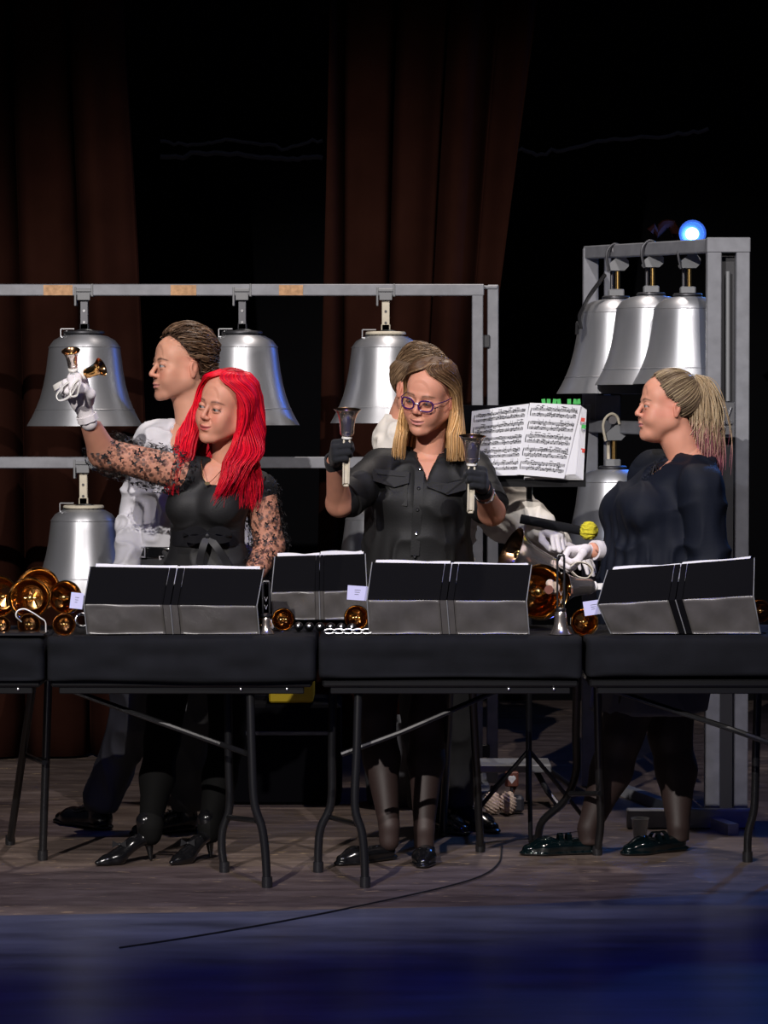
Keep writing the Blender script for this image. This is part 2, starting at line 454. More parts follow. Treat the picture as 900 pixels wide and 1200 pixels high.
    red = np.exp(-((ax - .038) / .018) ** 2 - ((z + .03) / .02) ** 2) * fr + .8 * np.exp(-(ax / .013) ** 2 - ((z + .028) / .012) ** 2) * fr + .7 * sstep(.062, .075, ax) * sstep(-.05, -.03, z)* sstep(.04, .03, z)
    cols = cols * (1 - red[:, None] * np.array([0, .18, .16]) * g('blush', 1.0))
    if g('stubble', 0):
        w = sstep(-.035, -.055, z) * sstep(.03, -.0, y) * sstep(-.125, -.10, z) * g('stubble', 0); w = w * (1 - np.exp(-((ax - .04) / .02) ** 2 - ((z + .045) / .012) ** 2))
        cols = cols * (1 - w[:, None] * np.array([.35, .38, .36]))
    lipm = sstep(.0265, .021, ax) * fr; zz = z - mz - sm * .006 * (ax / .024) ** 2
    hl = .0098 * (1 - (ax / .0275) ** 2); lw = sstep(1.0, .75, np.abs(zz + .0012) / np.maximum(hl, 1e-4)) * (ax < .0265) * fr
    lc = np.array(g('lip', (.50, .16, .15))); cols = cols * (1 - lw[:, None]) + lc * lw[:, None]
    cols *= (1 - .75 * (np.exp(-(zz / .0016) ** 2) * (ax < .025) * fr))[:, None]
    # brows, lashes, nostrils
    bc = np.array(g('brow', (.12, .07, .04)))
    bz = .0240 + .0035 * np.sin(np.clip((ax - .012) / .04, 0, 1) * 3.14) - .003 * sstep(.035, .055, ax)
    bw = np.exp(-((z - bz) / (.0042 * (1 - .5 * sstep(.025, .055, ax)))) ** 2) * sstep(.010, .016, ax) * sstep(.056, .048, ax) * fr * g('browk', .85)
    cols = cols * (1 - bw[:, None]) + bc * bw[:, None]
    eye = np.exp(-((z - .003 + dn * .004) / .0075) ** 2 - ((ax - .0315) / .018) ** 2) * fr * .55; cols = cols * (1 - eye[:, None] * np.array([.6, .75, .75]))  # eye socket shade put into the skin colour
    lz = .0078 - dn * .0105 - ((ax - .0315) / .0155) ** 2 * (.0075 - dn * .006); lash = np.exp(-((z - lz) / .0024) ** 2) * (np.abs(ax - .0315) < .0175) * fr * .9
    cols = cols * (1 - lash[:, None]) + np.array((.02, .012, .01)) * lash[:, None]
    nos = np.exp(-((ax - .0062) / .0032) ** 2 - ((z + .0375) / .0028) ** 2) * sstep(-.09, -.094, y); cols *= (1 - .75 * nos)[:, None]
    cols = np.clip(cols, .003, 1)
    return V * sc @ M.T + c, F, cols
def eyeballs(c, M, p, parent):
    sc = p.get('scale', 1.0)
    look = np.array(p.get('look', (0, -1, 0)), float); look /= np.linalg.norm(look)
    ir = np.array(p.get('iris', (.12, .2, .25)))
    for s in (-1, 1):
        e = np.array((s * .0315, -.0775, .003))
        b = MB().ball((0, 0, 0), .0122, 20, 14); V = np.array(b.V)
        d = (V / .0122) @ look; cols = np.tile(np.array((.40, .36, .35)), (len(V), 1))
        cols[d > .80] = ir * .6; cols[d > .95] = .008
        W = (V + e) * sc @ M.T + c
        link_mesh('eyeball', W, b.F, MAT['eye'], parent, cols=cols)
# ------------------------------------------------------------ hair
def strands(paths, r, cols, name, material, parent, sides=3):
    """paths (n,m,3); tapered ribbons-tubes as one mesh"""
    P = np.asarray(paths, float); n, m, _ = P.shape
    T = np.gradient(P, axis=1); T /= np.maximum(np.linalg.norm(T, axis=2, keepdims=True), 1e-9)
    ref = np.zeros_like(T); ref[..., 1] = 1; ref[..., 0] = .3
    A = np.cross(T, ref); A /= np.maximum(np.linalg.norm(A, axis=2, keepdims=True), 1e-9); B = np.cross(T, A)
    t = np.linspace(0, 1, m); rad = np.asarray(r).reshape(-1, 1) * (1 - .75 * sstep(.75, 1, t))[None, :]
    V = np.zeros((n, m, sides, 3))
    for k in range(sides):
        a = 2 * math.pi * k / sides; V[:, :, k] = P + rad[..., None] * (math.cos(a) * A + math.sin(a) * B)
    i, j, k = np.meshgrid(np.arange(n), np.arange(m - 1), np.arange(sides), indexing='ij'); k2 = (k + 1) % sides
    ix = lambda i, j, k: (i * m + j) * sides + k
    F = np.stack([ix(i, j, k), ix(i, j, k2), ix(i, j + 1, k2), ix(i, j + 1, k)], -1).reshape(-1, 4)
    c = np.asarray(cols)
    if c.ndim == 2: c = np.repeat(c[:, None, :], m, 1)
    c = np.repeat(c[:, :, None, :], sides, 2).reshape(-1, 3)
    return link_mesh(name, V.reshape(-1, 3), F, material, parent, cols=c)
EL = np.array((.079, .097, .086)); EC = np.array((0, .020, .042))     # scalp ellipsoid in head space
def ellp(d, off=0, fw=1.0):
    d = d / np.linalg.norm(d, axis=-1, keepdims=True)
    e = EL * np.array((fw, 1, 1)) + off if np.isscalar(off) else (EL * np.array((fw, 1, 1)) + off[..., None])
    return EC + d * e
def slerp(a, b, t):
    a = a / np.linalg.norm(a, axis=-1, keepdims=True); b = b / np.linalg.norm(b, axis=-1, keepdims=True)
    w = np.arccos(np.clip((a * b).sum(-1), -1, 1))[:, None, None]; sw = np.maximum(np.sin(w), 1e-4); t = t[None, :, None]
    return (np.sin((1 - t) * w) * a[:, None] + np.sin(t * w) * b[:, None]) / sw
def dirs(n, test):
    out = []
    while len(out) < n:
        v = rng.normal(size=3); v /= np.linalg.norm(v)
        if test(v): out.append(v)
    return np.array(out)
HLZ = [-.06, -.04, -.02, 0, .02, .035, .06, .085, .10, .112]; HLT = [2.3, 2.25, 2.15, 2.0, 1.72, 1.36, 1.14, .85, .50, 0]
def hairline(z): return np.interp(z, HLZ, HLT)
def theta(x, y): return np.arctan2(np.abs(x), -(y - .02))
def on_scalp(v, zmin=-.055, adj=0.0, k=1.0):
    q = ellp(np.array(v)); return q[2] > zmin and theta(q[0], q[1]) > hairline(q[2] + adj) * k
def cut_line(ff, fn, zmin=-.055, e=.06):
    X_, Y_, Z_ = np.broadcast_arrays(ff.ax[0][:, None, None], ff.ax[1][None, :, None], ff.ax[2][None, None, :])
    ff.d = np.maximum(ff.d, ((fn(Z_) + e - theta(X_, Y_)) * .08).astype(np.float32)); ff.plane((0, 0, zmin), (0, 0, -1))
def scalp_cap(test, off, col, name, c, M, sc, parent, material, fw=1.0):
    """closed skull-hugging shell under the strands"""
    f = Field((-.12, -.12, -.12), (.12, .16, .16), .004)
    f.ell(EC, EL * np.array((fw, 1, 1)) + off, 0)
    test(f)
    V, F = f.mesh()
    return link_mesh(name, V * sc @ M.T + c, F, material, parent, cols=np.tile(np.array(col), (len(V), 1)))
def hcol(base, n, var=.35, alt=None, pa=.2):
    c = np.array(base)[None] * (1 + var * (rng.random((n, 1)) * 2 - 1))
    if alt is not None:
        m = rng.random(n) < pa; c[m] = np.array(alt) * (1 + var * (rng.random((m.sum(), 1)) * 2 - 1))
    return np.clip(c, 0, 1)
def curtain_hair(n, prof, openf, part, wav, seed, m=22, layers=.022, lay0=0.0, th_rng=(-math.pi, math.pi), rad=.0016, tipvar=.12):
    """long loose hair. prof: (z, r_x, r_front, r_back) control rows from crown down; theta 0 = front. returns (n,m,3) in head space"""
    rg = np.random.default_rng(seed); P = np.array(prof, float); u = np.linspace(0, 1, len(P))
    th0 = rg.uniform(*th_rng, n); L = rg.random(n) ** .7; t = np.linspace(0, 1, m)
    tip = 1 - tipvar * rg.random(n)
    U = tip[:, None] * t[None, :]
    from_ = lambda col: np.interp(U, u, P[:, col])
    z = from_(0); rx = from_(1); rf = from_(2); rb = from_(3)
    inset = -layers * L[:, None] * sstep(.0, .25, U) - lay0
    op = openf(z); th = np.broadcast_to(th0[:, None], z.shape)
    sgn = np.sign(th0)[:, None]; a = np.abs(th); th = sgn * (op + (math.pi - op) * (a / math.pi))
    ph = rg.random(n)[:, None] * .9 + 3 * th0[:, None]
    wv = wav * sstep(.25, .6, U)
    th = th + wv * np.sin(U * 16 + ph) * 6 * .5
    ry = np.where(np.cos(th) > 0, rf, rb) 
    x = part * (1 - sstep(0, .3, U)) + (rx + inset + wv * np.cos(U * 14 + ph)) * np.sin(th)
    y = .02 - (ry + inset + wv * np.cos(U * 13 + ph)) * np.cos(th)
    return np.stack([x, y, z], -1)
# ============================================================ materials
mat('floor', (.115, .092, .085), .42, bump=.25, bscale=9, stretch=(1, 1, 1))
def floor_nodes():
    m = MAT['floor']; nt = m.node_tree; N = nt.nodes; L = nt.links; b = N['Principled BSDF']
    tc = N.new('ShaderNodeTexCoord'); mp = N.new('ShaderNodeMapping'); mp.inputs['Scale'].default_value = (1.3, 4.5, 1); mp.inputs['Rotation'].default_value = (0, 0, R(-7)); L.new(tc.outputs['Object'], mp.inputs[0])
    n1 = N.new('ShaderNodeTexNoise'); n1.inputs['Scale'].default_value = 3.0; n1.inputs['Detail'].default_value = 8; n1.inputs['Roughness'].default_value = .65; L.new(mp.outputs[0], n1.inputs['Vector'])
    r1 = N.new('ShaderNodeValToRGB'); L.new(n1.outputs[0], r1.inputs[0]); e = r1.color_ramp.elements
    e[0].position = .3; e[0].color = (.050, .036, .032, 1); e[1].position = .72; e[1].color = (.175, .135, .118, 1); k = e.new(.5); k.color = (.11, .080, .068, 1)
    mp2 = N.new('ShaderNodeMapping'); mp2.inputs['Scale'].default_value = (3.2, 13, 1); mp2.inputs['Rotation'].default_value = (0, 0, R(-12)); L.new(tc.outputs['Object'], mp2.inputs[0])
    n2 = N.new('ShaderNodeTexNoise'); n2.inputs['Scale'].default_value = 2.6; n2.inputs['Detail'].default_value = 5; n2.inputs['Roughness'].default_value = .7; L.new(mp2.outputs[0], n2.inputs['Vector'])
    r2 = N.new('ShaderNodeMapRange'); r2.inputs[1].default_value = .625; r2.inputs[2].default_value = .66; L.new(n2.outputs[0], r2.inputs[0])
    mx = N.new('ShaderNodeMix'); mx.data_type = 'RGBA'; L.new(r2.outputs[0], mx.inputs[0]); L.new(r1.outputs[0], mx.inputs[6]); mx.inputs[7].default_value = (.42, .30, .17, 1)
    L.new(mx.outputs[2], b.inputs['Base Color'])
    rr = N.new('ShaderNodeMapRange'); rr.inputs[3].default_value = .32; rr.inputs[4].default_value = .6; L.new(n1.outputs[0], rr.inputs[0]); L.new(rr.outputs[0], b.inputs['Roughness'])
floor_nodes()
mat('vinyl', (.085, .095, .15), .3, var=.5, vscale=3, bump=.12, bscale=14, stretch=(.8, 3, 1))
mat('black_wall', (.003, .003, .004), .95, spec=.1)
mat('curtain', (.020, .0068, .0045), .95, var=.25, vscale=4, bump=.3, bscale=180, spec=.02)
mat('frame_grey', (.22, .225, .25), .5, metal=.15, var=.18, vscale=18, bump=.05)
mat('frame_dark', (.03, .03, .035), .5)
mat('tape_tan', (.55, .32, .17), .8, var=.3, vscale=60)
mat('alu', (.56, .57, .60), .44, metal=.82, aniso=.6, var=.12, vscale=7, stretch=(1, 1, .3), bump=.04, bscale=120)
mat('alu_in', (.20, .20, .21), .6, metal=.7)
mat('steel', (.6, .6, .62), .28, metal=1)
mat('dark_steel', (.10, .10, .11), .4, metal=.8)
mat('beige', (.62, .56, .44), .55, var=.12, vscale=30)
mat('plate_grey', (.20, .205, .215), .5)
mat('brass', (.72, .46, .16), .25, metal=1)
mat('bronze', (.80, .46, .15), .14, metal=1, var=.12, vscale=14)
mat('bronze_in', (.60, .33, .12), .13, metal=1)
mat('gold_chrome', (.95, .84, .76), .2, metal=.96)
mat('black_plastic', (.012, .012, .014), .35)
mat('black_leg', (.008, .008, .009), .30, coat=.1)
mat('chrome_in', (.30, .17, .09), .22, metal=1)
mat('black_cloth', (.0075, .008, .010), .9, bump=.4, bscale=300, spec=.15, var=.2, vscale=12)
mat('white_plastic', (.80, .78, .74), .4)
mat('paper', (.68, .68, .71), .75)
mat('ink', (.03, .03, .035), .8)
mat('folder_top', (.004, .004, .005), .95, spec=.05)
mat('folder_vinyl', (.085, .079, .075), .32, bump=.5, bscale=9, var=.15, bdist=.006)
mat('lilac_card', (.50, .50, .72), .7)
mat('yellow', (.62, .44, .01), .6)
mat('blue_lamp', (.1, .2, 1), .4, emit=(.10, .32, 1.0), estr=26)
mat('tub_grey', (.055, .055, .062), .5)
mat('yarn_yellow', (.66, .58, .03), .9, bump=1, bscale=60, var=.35, vscale=90, stretch=(1, 1, 4))
mat('yarn_beige', (.62, .48, .38), .95, bump=1, bscale=90, var=.35, vscale=90)
mat('wood_brown', (.16, .05, .03), .5)
mat('green_tab', (.05, .42, .08), .6); mat('red_tab', (.6, .06, .04), .6)
mat('clear_cup', (.5, .5, .5), .1, tr=.7)
mat('skin', rough=.52, vcol=True, sss=.12, spec=.35, bump=.05, bscale=300)
mat('eye', rough=.15, vcol=True)
mat('hair', rough=.42, vcol=True, spec=.3)
mat('hair_base', rough=.7, vcol=True)
def radial(m):
    nt = MAT[m].node_tree; t = nt.nodes.new('ShaderNodeTangent'); t.direction_type = 'RADIAL'; t.axis = 'Z'; nt.links.new(t.outputs[0], nt.nodes['Principled BSDF'].inputs['Tangent']); nt.nodes['Principled BSDF'].inputs['Anisotropic Rotation'].default_value = .25
radial('alu')
# ============================================================ setting
def struct(name, b, m, **kw):
    o = b.build(name, m, **kw); o['kind'] = 'structure'; return o
struct('floor', MB().box((0, 9.5, -.05), (30, 19, .1)), MAT['floor'])
# vinyl sheet laid over the front of the stage
g = [onfloor(-600, 1079), onfloor(0, 1074), onfloor(300, 1069), onfloor(600, 1062), onfloor(900, 1045), onfloor(1500, 1020)]
top = [(p[0], p[1], .0) for p in g] + [(8.5, 1.0, 0), (-8.5, 1.0, 0)]
struct('floor', MB().plate(top, (0, 0, 1), .003), MAT['vinyl'])
struct('wall_back', MB().box((0, 15, 4.5), (30, .1, 9.2)), MAT['black_wall'])
def curtain(name, label, x0t, x1t, x0b, x1b, Y, zt, amp, nf, seed):
    r = np.random.default_rng(seed); nu, nv = 150, 26; ph = r.random(6) * 6
    V = []; F = []
    for side in (0, 1):
        for j in range(nv + 1):
            v = j / nv
            for i in range(nu + 1):
                u = i / nu; xt = x0t + (x1t - x0t) * u; xb = x0b + (x1b - x0b) * u; k = (1 - v) ** .8
                x = xb + (xt - xb) * k
                uu = u * nf + .12 * math.sin(v * 3 + ph[0]) 
                y = Y + amp * (math.sin(uu * 6.28 + ph[1]) + .35 * math.sin(uu * 11.1 + ph[2] + v * .8) + .07 * math.sin(uu * 23 + ph[3])) * (1 - .25 * v)
                x += amp * .5 * math.cos(uu * 6.28 + ph[1])
                V.append((x, y + side * .012, zt * v + .012))
    n = (nu + 1) * (nv + 1)
    for s_ in (0, 1):
        for j in range(nv):
            for i in range(nu):
                a = s_ * n + j * (nu + 1) + i; q = [a, a + 1, a + nu + 2, a + nu + 1]; F.append(q if s_ == 0 else q[::-1])
    for j in range(nv):
        for i in (0, nu):
            a = j * (nu + 1) + i; F.append([a, a + nu + 1, a + nu + 1 + n, a + n])
    for i in range(nu):
        F.append([i, i + n, i + n + 1, i + 1])
    o = link_mesh(name, V, F, MAT['curtain'], None, ((x0b + x1b) / 2, Y, 0)); return tag(o, label, 'curtain')
s124 = 12.4 / FPX
X = lambda px, Y: (px - 450) * Y / FPX
curtain('stage_curtain', 'dark brown stage curtain hanging at the far left edge behind the bells', X(-150, 12.4), X(190, 12.4), X(-150, 12.4), X(128, 12.4), 12.4, 4.3, .07, 4.5, 1)
curtain('stage_curtain', 'dark reddish brown stage curtain hanging behind the woman with glasses, spreading to the right', X(375, 12.7), X(530, 12.7), X(384, 12.7), X(665, 12.7), 12.7, 4.3, .07, 4, 5)
def wire(label, pts, Y, r, seed):
    rg = np.random.default_rng(seed); P = catmull([at(x, y, Y) for x, y in pts], 8)
    P = [p + np.array((0, 0, .006 * rg.normal())) for p in P]
    o = MB().tube(P, r, 6).build('cable', MAT['cable'], None, P[0], smooth=True); return tag(o, label, 'cable')
mat('cable', (.16, .15, .17), .6)
wire('upper pale cable sagging between the two curtains on the black wall', [(188, 166), (230, 170), (270, 164), (330, 172), (378, 164)], 14.935, .010, 1)
wire('lower pale pipe running between the two curtains on the black wall', [(188, 184), (260, 180), (330, 186), (378, 184)], 14.93, .014, 2)
wire('pale cable sagging across the black wall above the right bell rack', [(602, 172), (640, 180), (700, 166), (780, 160), (830, 152)], 14.935, .011, 3)
# groove/cable on floor
P = [onfloor(*q) + (0, 0, .006) for q in catmull([np.array(q, float) for q in ((588, 992), (585, 1012), (565, 1028), (520, 1042), (430, 1062), (330, 1082), (220, 1101), (140, 1113))], 8)]
tag(MB().tube(P, .0028, 6).build('floor_cable', MAT['black_plastic'], None, P[0], smooth=True), 'thin black cable curving over the stage floor in front of the tables', 'cable')
# added out-of-view flag and housing; the flag cuts key light off the blue floor
A = onfloor(-1200, 1206); B_ = onfloor(1500, 1000)
A = onfloor(0, 1119); B_ = onfloor(900, 1048)
A, B_ = A - (B_ - A) * 1.2, B_ + (B_ - A) * 1.2
t_ = .10
q0 = KEY + (A - KEY) * t_; q1 = KEY + (B_ - KEY) * t_; down = KEY + (np.array((0, 3.0, 0)) - KEY) * t_
q2 = q1 + (down - q1) * .9; q3 = q0 + (down - q0) * .9
fl = thing('unseen_key_flag', 'unseen black lamp housing with an added flap that blocks part of the key light', 'stage light', KEY - (0, .35, 0))
M_ = frame(np.array((-.45, 10., 1.15)) - KEY)
MB().lathe([(.0, -.32), (.10, -.32), (.11, -.30), (.11, .02), (.10, .02), (.10, -.1), (0, -.1)], 24, M_, KEY - M_[:, 2] * .12).build('lamp_housing', MAT['black_plastic'], fl, smooth=True)
MB().plate([q0, q1, q1 + (down - q1) * .5, q0 + (down - q0) * .5], np.cross(q1 - q0, down - q0), .003).build('key_light_blocker', MAT['black_plastic'], fl)
# blue lamp behind right rack
lp = at(811, 274, 12.6)
bl = thing('stage_light', 'small stage light glowing bright blue above the right bell rack', 'stage light', lp + (0, .1, -.1))
MB().lathe([(0, .16), (.05, .16), (.06, .12), (.06, -.02), (.05, -.02), (.05, .0), (0, .0)], 24, frame((0, 1, 0)), lp).build('lamp_housing', MAT['black_plastic'], bl, smooth=True)
MB().ball(lp + (0, .012, 0), (.033, .03, .030), 20, 12).build('lens', MAT['blue_lamp'], bl, smooth=True)
MB().bar(lp + (-.08, .08, 0), lp + (.08, .08, 0), .02, .02).tube([lp + (0, .17, -.02), (lp[0], lp[1] + .17, .01)], .016, 8).build('stand_pole', MAT['black_wall'], bl)
l = bpy.data.lights.new('blue_lamp_light', 'POINT'); l.energy = 14; l.color = (.05, .2, 1); l.shadow_soft_size = .03; lo = bpy.data.objects.new('blue_lamp_light', l); C.objects.link(lo); lo.location = lp + (0, -.06, .0)
# dark drape behind the lamp, catches the blue glow
def rig(px0, px1, py, Y, n, seed):
    rg = np.random.default_rng(seed); P = [at(px0 + (px1 - px0) * t, py + 5 * math.sin(t * 9) + rg.normal() * 2, Y) for t in np.linspace(0, 1, n)]
    return P
tag(MB().tube(rig(762, 800, 268, 12.64, 10, 3), .022, 8).build('rigging_cloth', MAT['curtain'], None, at(800, 268, 12.75), smooth=True), 'bundled cloth beside the blue stage light, lit blue', 'cloth')
# ============================================================ big hanging bells
PX = 1 / 297.3
def bell_body(root, s=1.0):
    o = [(0, -2), (14, -2.5), (27, -5), (36, -10), (40.5, -16), (41.5, -19), (43, -30), (45, -46), (48, -62), (52, -77), (57, -90), (62.5, -101), (66, -107), (67.5, -110)]
    i = [(65, -110), (60, -101), (54, -90), (48, -74), (43, -55), (40, -30), (37, -18), (28, -10), (0, -8)]
    b = MB(); k = PX * s
    b.lathe([(r * k, z * k) for r, z in o], 72)
    b.lathe([(r * k, z * k) for r, z in [(67.5, -110)] + i], 72, mi=1)
    b.lathe([(42.0 * k, -17.4 * k), (42.3 * k, -18 * k), (42.0 * k, -18.6 * k)], 72)
    b.lathe([(57.6 * k, -90.2 * k), (58.2 * k, -90.8 * k), (58.2 * k, -91.4 * k)], 72)
    b.xf(None, ROOTLOC[root.name]); b.build('bell_casting', [MAT['alu'], MAT['alu_in']], root, smooth=True)
    c = MB().tube([(0, 0, -8 * k), (0, 0, -88 * k)], 3 * k, 8).ball((0, 0, -92 * k), 10 * k, 16, 10).xf(None, ROOTLOC[root.name])
    c.build('clapper', MAT['dark_steel'], root, smooth=True)
def cord_loops(root, c, r, seed, m='black_plastic'):
    rg = np.random.default_rng(seed); c = np.array(c); P = []
    for t in np.linspace(0, 1, 60):
        a = t * 6.28 * 2.6; P.append(c + np.array((math.cos(a) * r * (1 + .3 * math.sin(t * 7)) + r * .4 * math.sin(t * 5), -.02 - .012 * t - r * .3 * math.cos(a * .5), math.sin(a) * r * .6 - r * .35)))
    P += [P[-1] + np.array((r * .5 * k, 0, -r * .45 * k)) for k in (1, 2, 3)]
    MB().tube(P, .0030, 6).build('cord', MAT[m], root, smooth=True)
def hung_bell(px, ybar, yplate, Y, s, col, label, seed, group='large hanging bells on the long frame'):
    p = at(px, yplate, Y); r = thing('large_bell', label, 'bell', p, group)
    bell_body(r, s); k = PX; zb = at(px, ybar, Y)[2]
    m = MAT[col]; H = zb - p[2]
    MB().lathe([(0, .004), (.075, .004), (.08, 0), (.08, -.006), (.06, -.012), (0, -.012)], 32, None, p).build('top_plate', MAT['beige'] if col == 'beige' else MAT['dark_steel'], r, smooth=True)
    b = MB().box(p + (0, -.012, H / 2), (.030, .006, H), bev=.002).box(p + (0, .012, H / 2), (.030, .006, H), bev=.002)
    b.box(p + (0, 0, .02), (.036, .03, .03), bev=.004); b.build('hanger_strap', m, r)
    h = MB()
    for q in range(3):
        h.lathe([(0, 0), (.005, 0), (.005, -.004), (.003, -.004), (.003, -.001)], 10, frame((0, 1, 0)), p + (0, -.0155, H * .25 + q * .045))
    h.build('strap_bolt', MAT['steel'] if col != 'beige' else MAT['dark_steel'], r, smooth=True)
    MB().box(p + (0, 0, H + .012), (.062, .062, .014), bev=.003).box(p + (-.033, 0, H - .012), (.008, .06, .075), bev=.002).box(p + (.033, 0, H + .012), (.008, .06, .05), bev=.002).box(p + (0, -.03, H - .012), (.05, .006, .03), bev=.002).build('bar_clamp', MAT['plate_grey'], r)
    MB().box(p + (-.065, -.005, .012), (.055, .022, .006), bev=.002).box(p + (-.092, -.005, -.005), (.006, .022, .034), bev=.002).build('damper_bracket', MAT['steel'], r)
    MB().box(p + (-.06, -.005, -.006), (.045, .02, .02), bev=.004).build('damper_pad', MAT['black_plastic'], r)
    cord_loops(r, p + (.01, -.02, .0), .032, seed)
    return r
YF = 11.3
hung_bell(99, 344, 389, YF, 1.0, 'dark_steel', 'large aluminium bell on the upper bar at left, behind the raised white glove', 1)
hung_bell(284, 344, 389, YF, .99, 'dark_steel', 'large aluminium bell on the upper bar behind the red-haired woman and the man in white', 2)
hung_bell(452, 344, 390, YF, .96, 'beige', 'large aluminium bell on a beige strap on the upper bar, behind the woman with glasses', 3)
hung_bell(98, 546, 593, YF, .92, 'beige', 'large aluminium bell on the lower bar above the brass handbells at far left', 4)
hung_bell(438, 546, 594, YF, .80, 'beige', 'aluminium bell on the lower bar mostly hidden behind the black shirt', 5)
# ---- long frame
ff = thing('bell_rack', 'long grey metal frame with two horizontal bars carrying the large bells', 'frame', at(300, 928, YF) * (1, 1, 0))
def hbar(name, x0, x1, py, Y, h, d, m='frame_grey', par=None, bev=.003):
    a = at(x0, py, Y); b = at(x1, py, Y); MB().box((a + b) / 2, (b[0] - a[0], d, h), bev=bev).build(name, MAT[m], par)
hbar('top_bar', -260, 567, 340, YF, .045, .05, par=ff)
hbar('lower_bar', -260, 567, 542, YF, .045, .05, par=ff)
def vbar(name, x0, x1, y0, zb, Y, d, m='frame_grey', par=None):
    a = at(x0, y0, Y); b = at(x1, y0, Y); MB().box(((a[0] + b[0]) / 2, Y, (a[2] + zb) / 2), (b[0] - a[0], d, a[2] - zb), bev=.003).build(name, MAT[m], par)
vbar('post', 553, 566, 346, .03, YF, .05, par=ff); vbar('post', 571, 584, 334, .03, YF + .04, .05, par=ff)
vbar('post', -270, -255, 334, .03, YF, .05, par=ff)
hbar('cap', 553, 583, 337, YF + .035, .014, .05, par=ff)
for y in (400, 700, 880): hbar('post_joint', 563, 574, y, YF + .01, .05, .02, 'frame_dark', par=ff)
for x, w in ((68, 34), (215, 30), (341, 28)):
    a = at(x, 340, YF - .0265); MB().box(a, (w * PX, .002, .040)).build('tape', MAT['tape_tan'], ff)
b0 = at(530, 897, 11.0)
MB().box((at(565, 900, YF)[0], YF, .02), (.05, 1.0, .04), bev=.004).build('foot_beam', MAT['frame_grey'], ff)
MB().box((at(-262, 900, YF)[0], YF, .02), (.05, 1.0, .04), bev=.004).build('foot_beam', MAT['frame_grey'], ff)
# ---- low folding stand behind the woman with glasses
fs = thing('low_folding_stand', 'low grey folding stand with angled legs behind the legs of the woman with glasses', 'stand', onfloor(620, 935))
p = at(603, 897, 10.9); MB().box(p, (.27, .22, .03), bev=.004).build('shelf', MAT['plate_grey'], fs)
for xa, ya, xb, yb in ((566, 897, 520, 938), (600, 900, 552, 945), (640, 897, 692, 928), (628, 900, 652, 940)):
    a = at(xa, ya + 3, 10.9); b = onfloor(xb, yb); b[1] = 10.9 + (.1 if xb in (520, 692) else -.12); b[2] = .008; MB().tube([a, (a + b) / 2 + (0, 0, -.01), b], .011, 8).build('leg', MAT['dark_steel'], fs, smooth=True)
# ---- right rack
rr = thing('bell_rack', 'tall grey bell rack at right with a wide slotted front post', 'frame', (X(850, 10.4), 10.6, 0))
YR = 10.4
vbar('front_post', 828, 845, 281, .0, YR, .05, par=rr); vbar('front_post', 862, 878, 281, .0, YR, .05, par=rr)
hbar('post_cap', 827.5, 878.5, 287.5, YR, .054, .056, par=rr)
vbar('slot_panel', 845, 862, 300, .05, YR + .03, .01, 'frame_dark', par=rr)
b = MB().tube([at(853, 318, YR), at(853, 470, YR)], .008, 10); b.build('slide_rod', MAT['plate_grey'], rr, smooth=True)
p = at(853, 492, YR - .01); MB().box(p, (.05, .012, .13), bev=.003).tube([p + (-.012, -.01, .045), p + (0, -.014, .01), p + (.012, -.01, .045)], .004, 6).box(p + (0, -.012, -.01), (.03, .012, .012), bev=.002).box(p + (0, -.012, -.04), (.022, .01, .03), bev=.002).build('latch', MAT['steel'], rr)
vbar('rear_post', 683, 701, 291, .0, 11.45, .05, par=rr)
vbar('rear_post', 708, 716, 291, .0, 11.5, .03, par=rr)
a = at(690, 296, 11.45); b = at(836, 288, YR + .03); MB().bar(a, b, .05, .05, bev=.004).build('top_bar', MAT['frame_grey'], rr)
a = at(690, 499, 11.45); b = at(836, 505, YR + .03); MB().bar(a, b, .04, .05, bev=.004).build('lower_bar', MAT['frame_grey'], rr)
a = at(700, 478, 11.44); MB().box(a + (.04, -.02, .0), (.10, .02, .10), bev=.003).build('hinge_plate', MAT['frame_grey'], rr)
MB().bar((X(735, 10.3), 10.28, .035), (X(885, 10.3), 10.28, .035), .05, .07, bev=.005).bar((X(853, 10.3), 10.1, .02), (X(700, 11.4), 11.5, .02), .04, .04).build('base_beam', MAT['frame_grey'], rr)
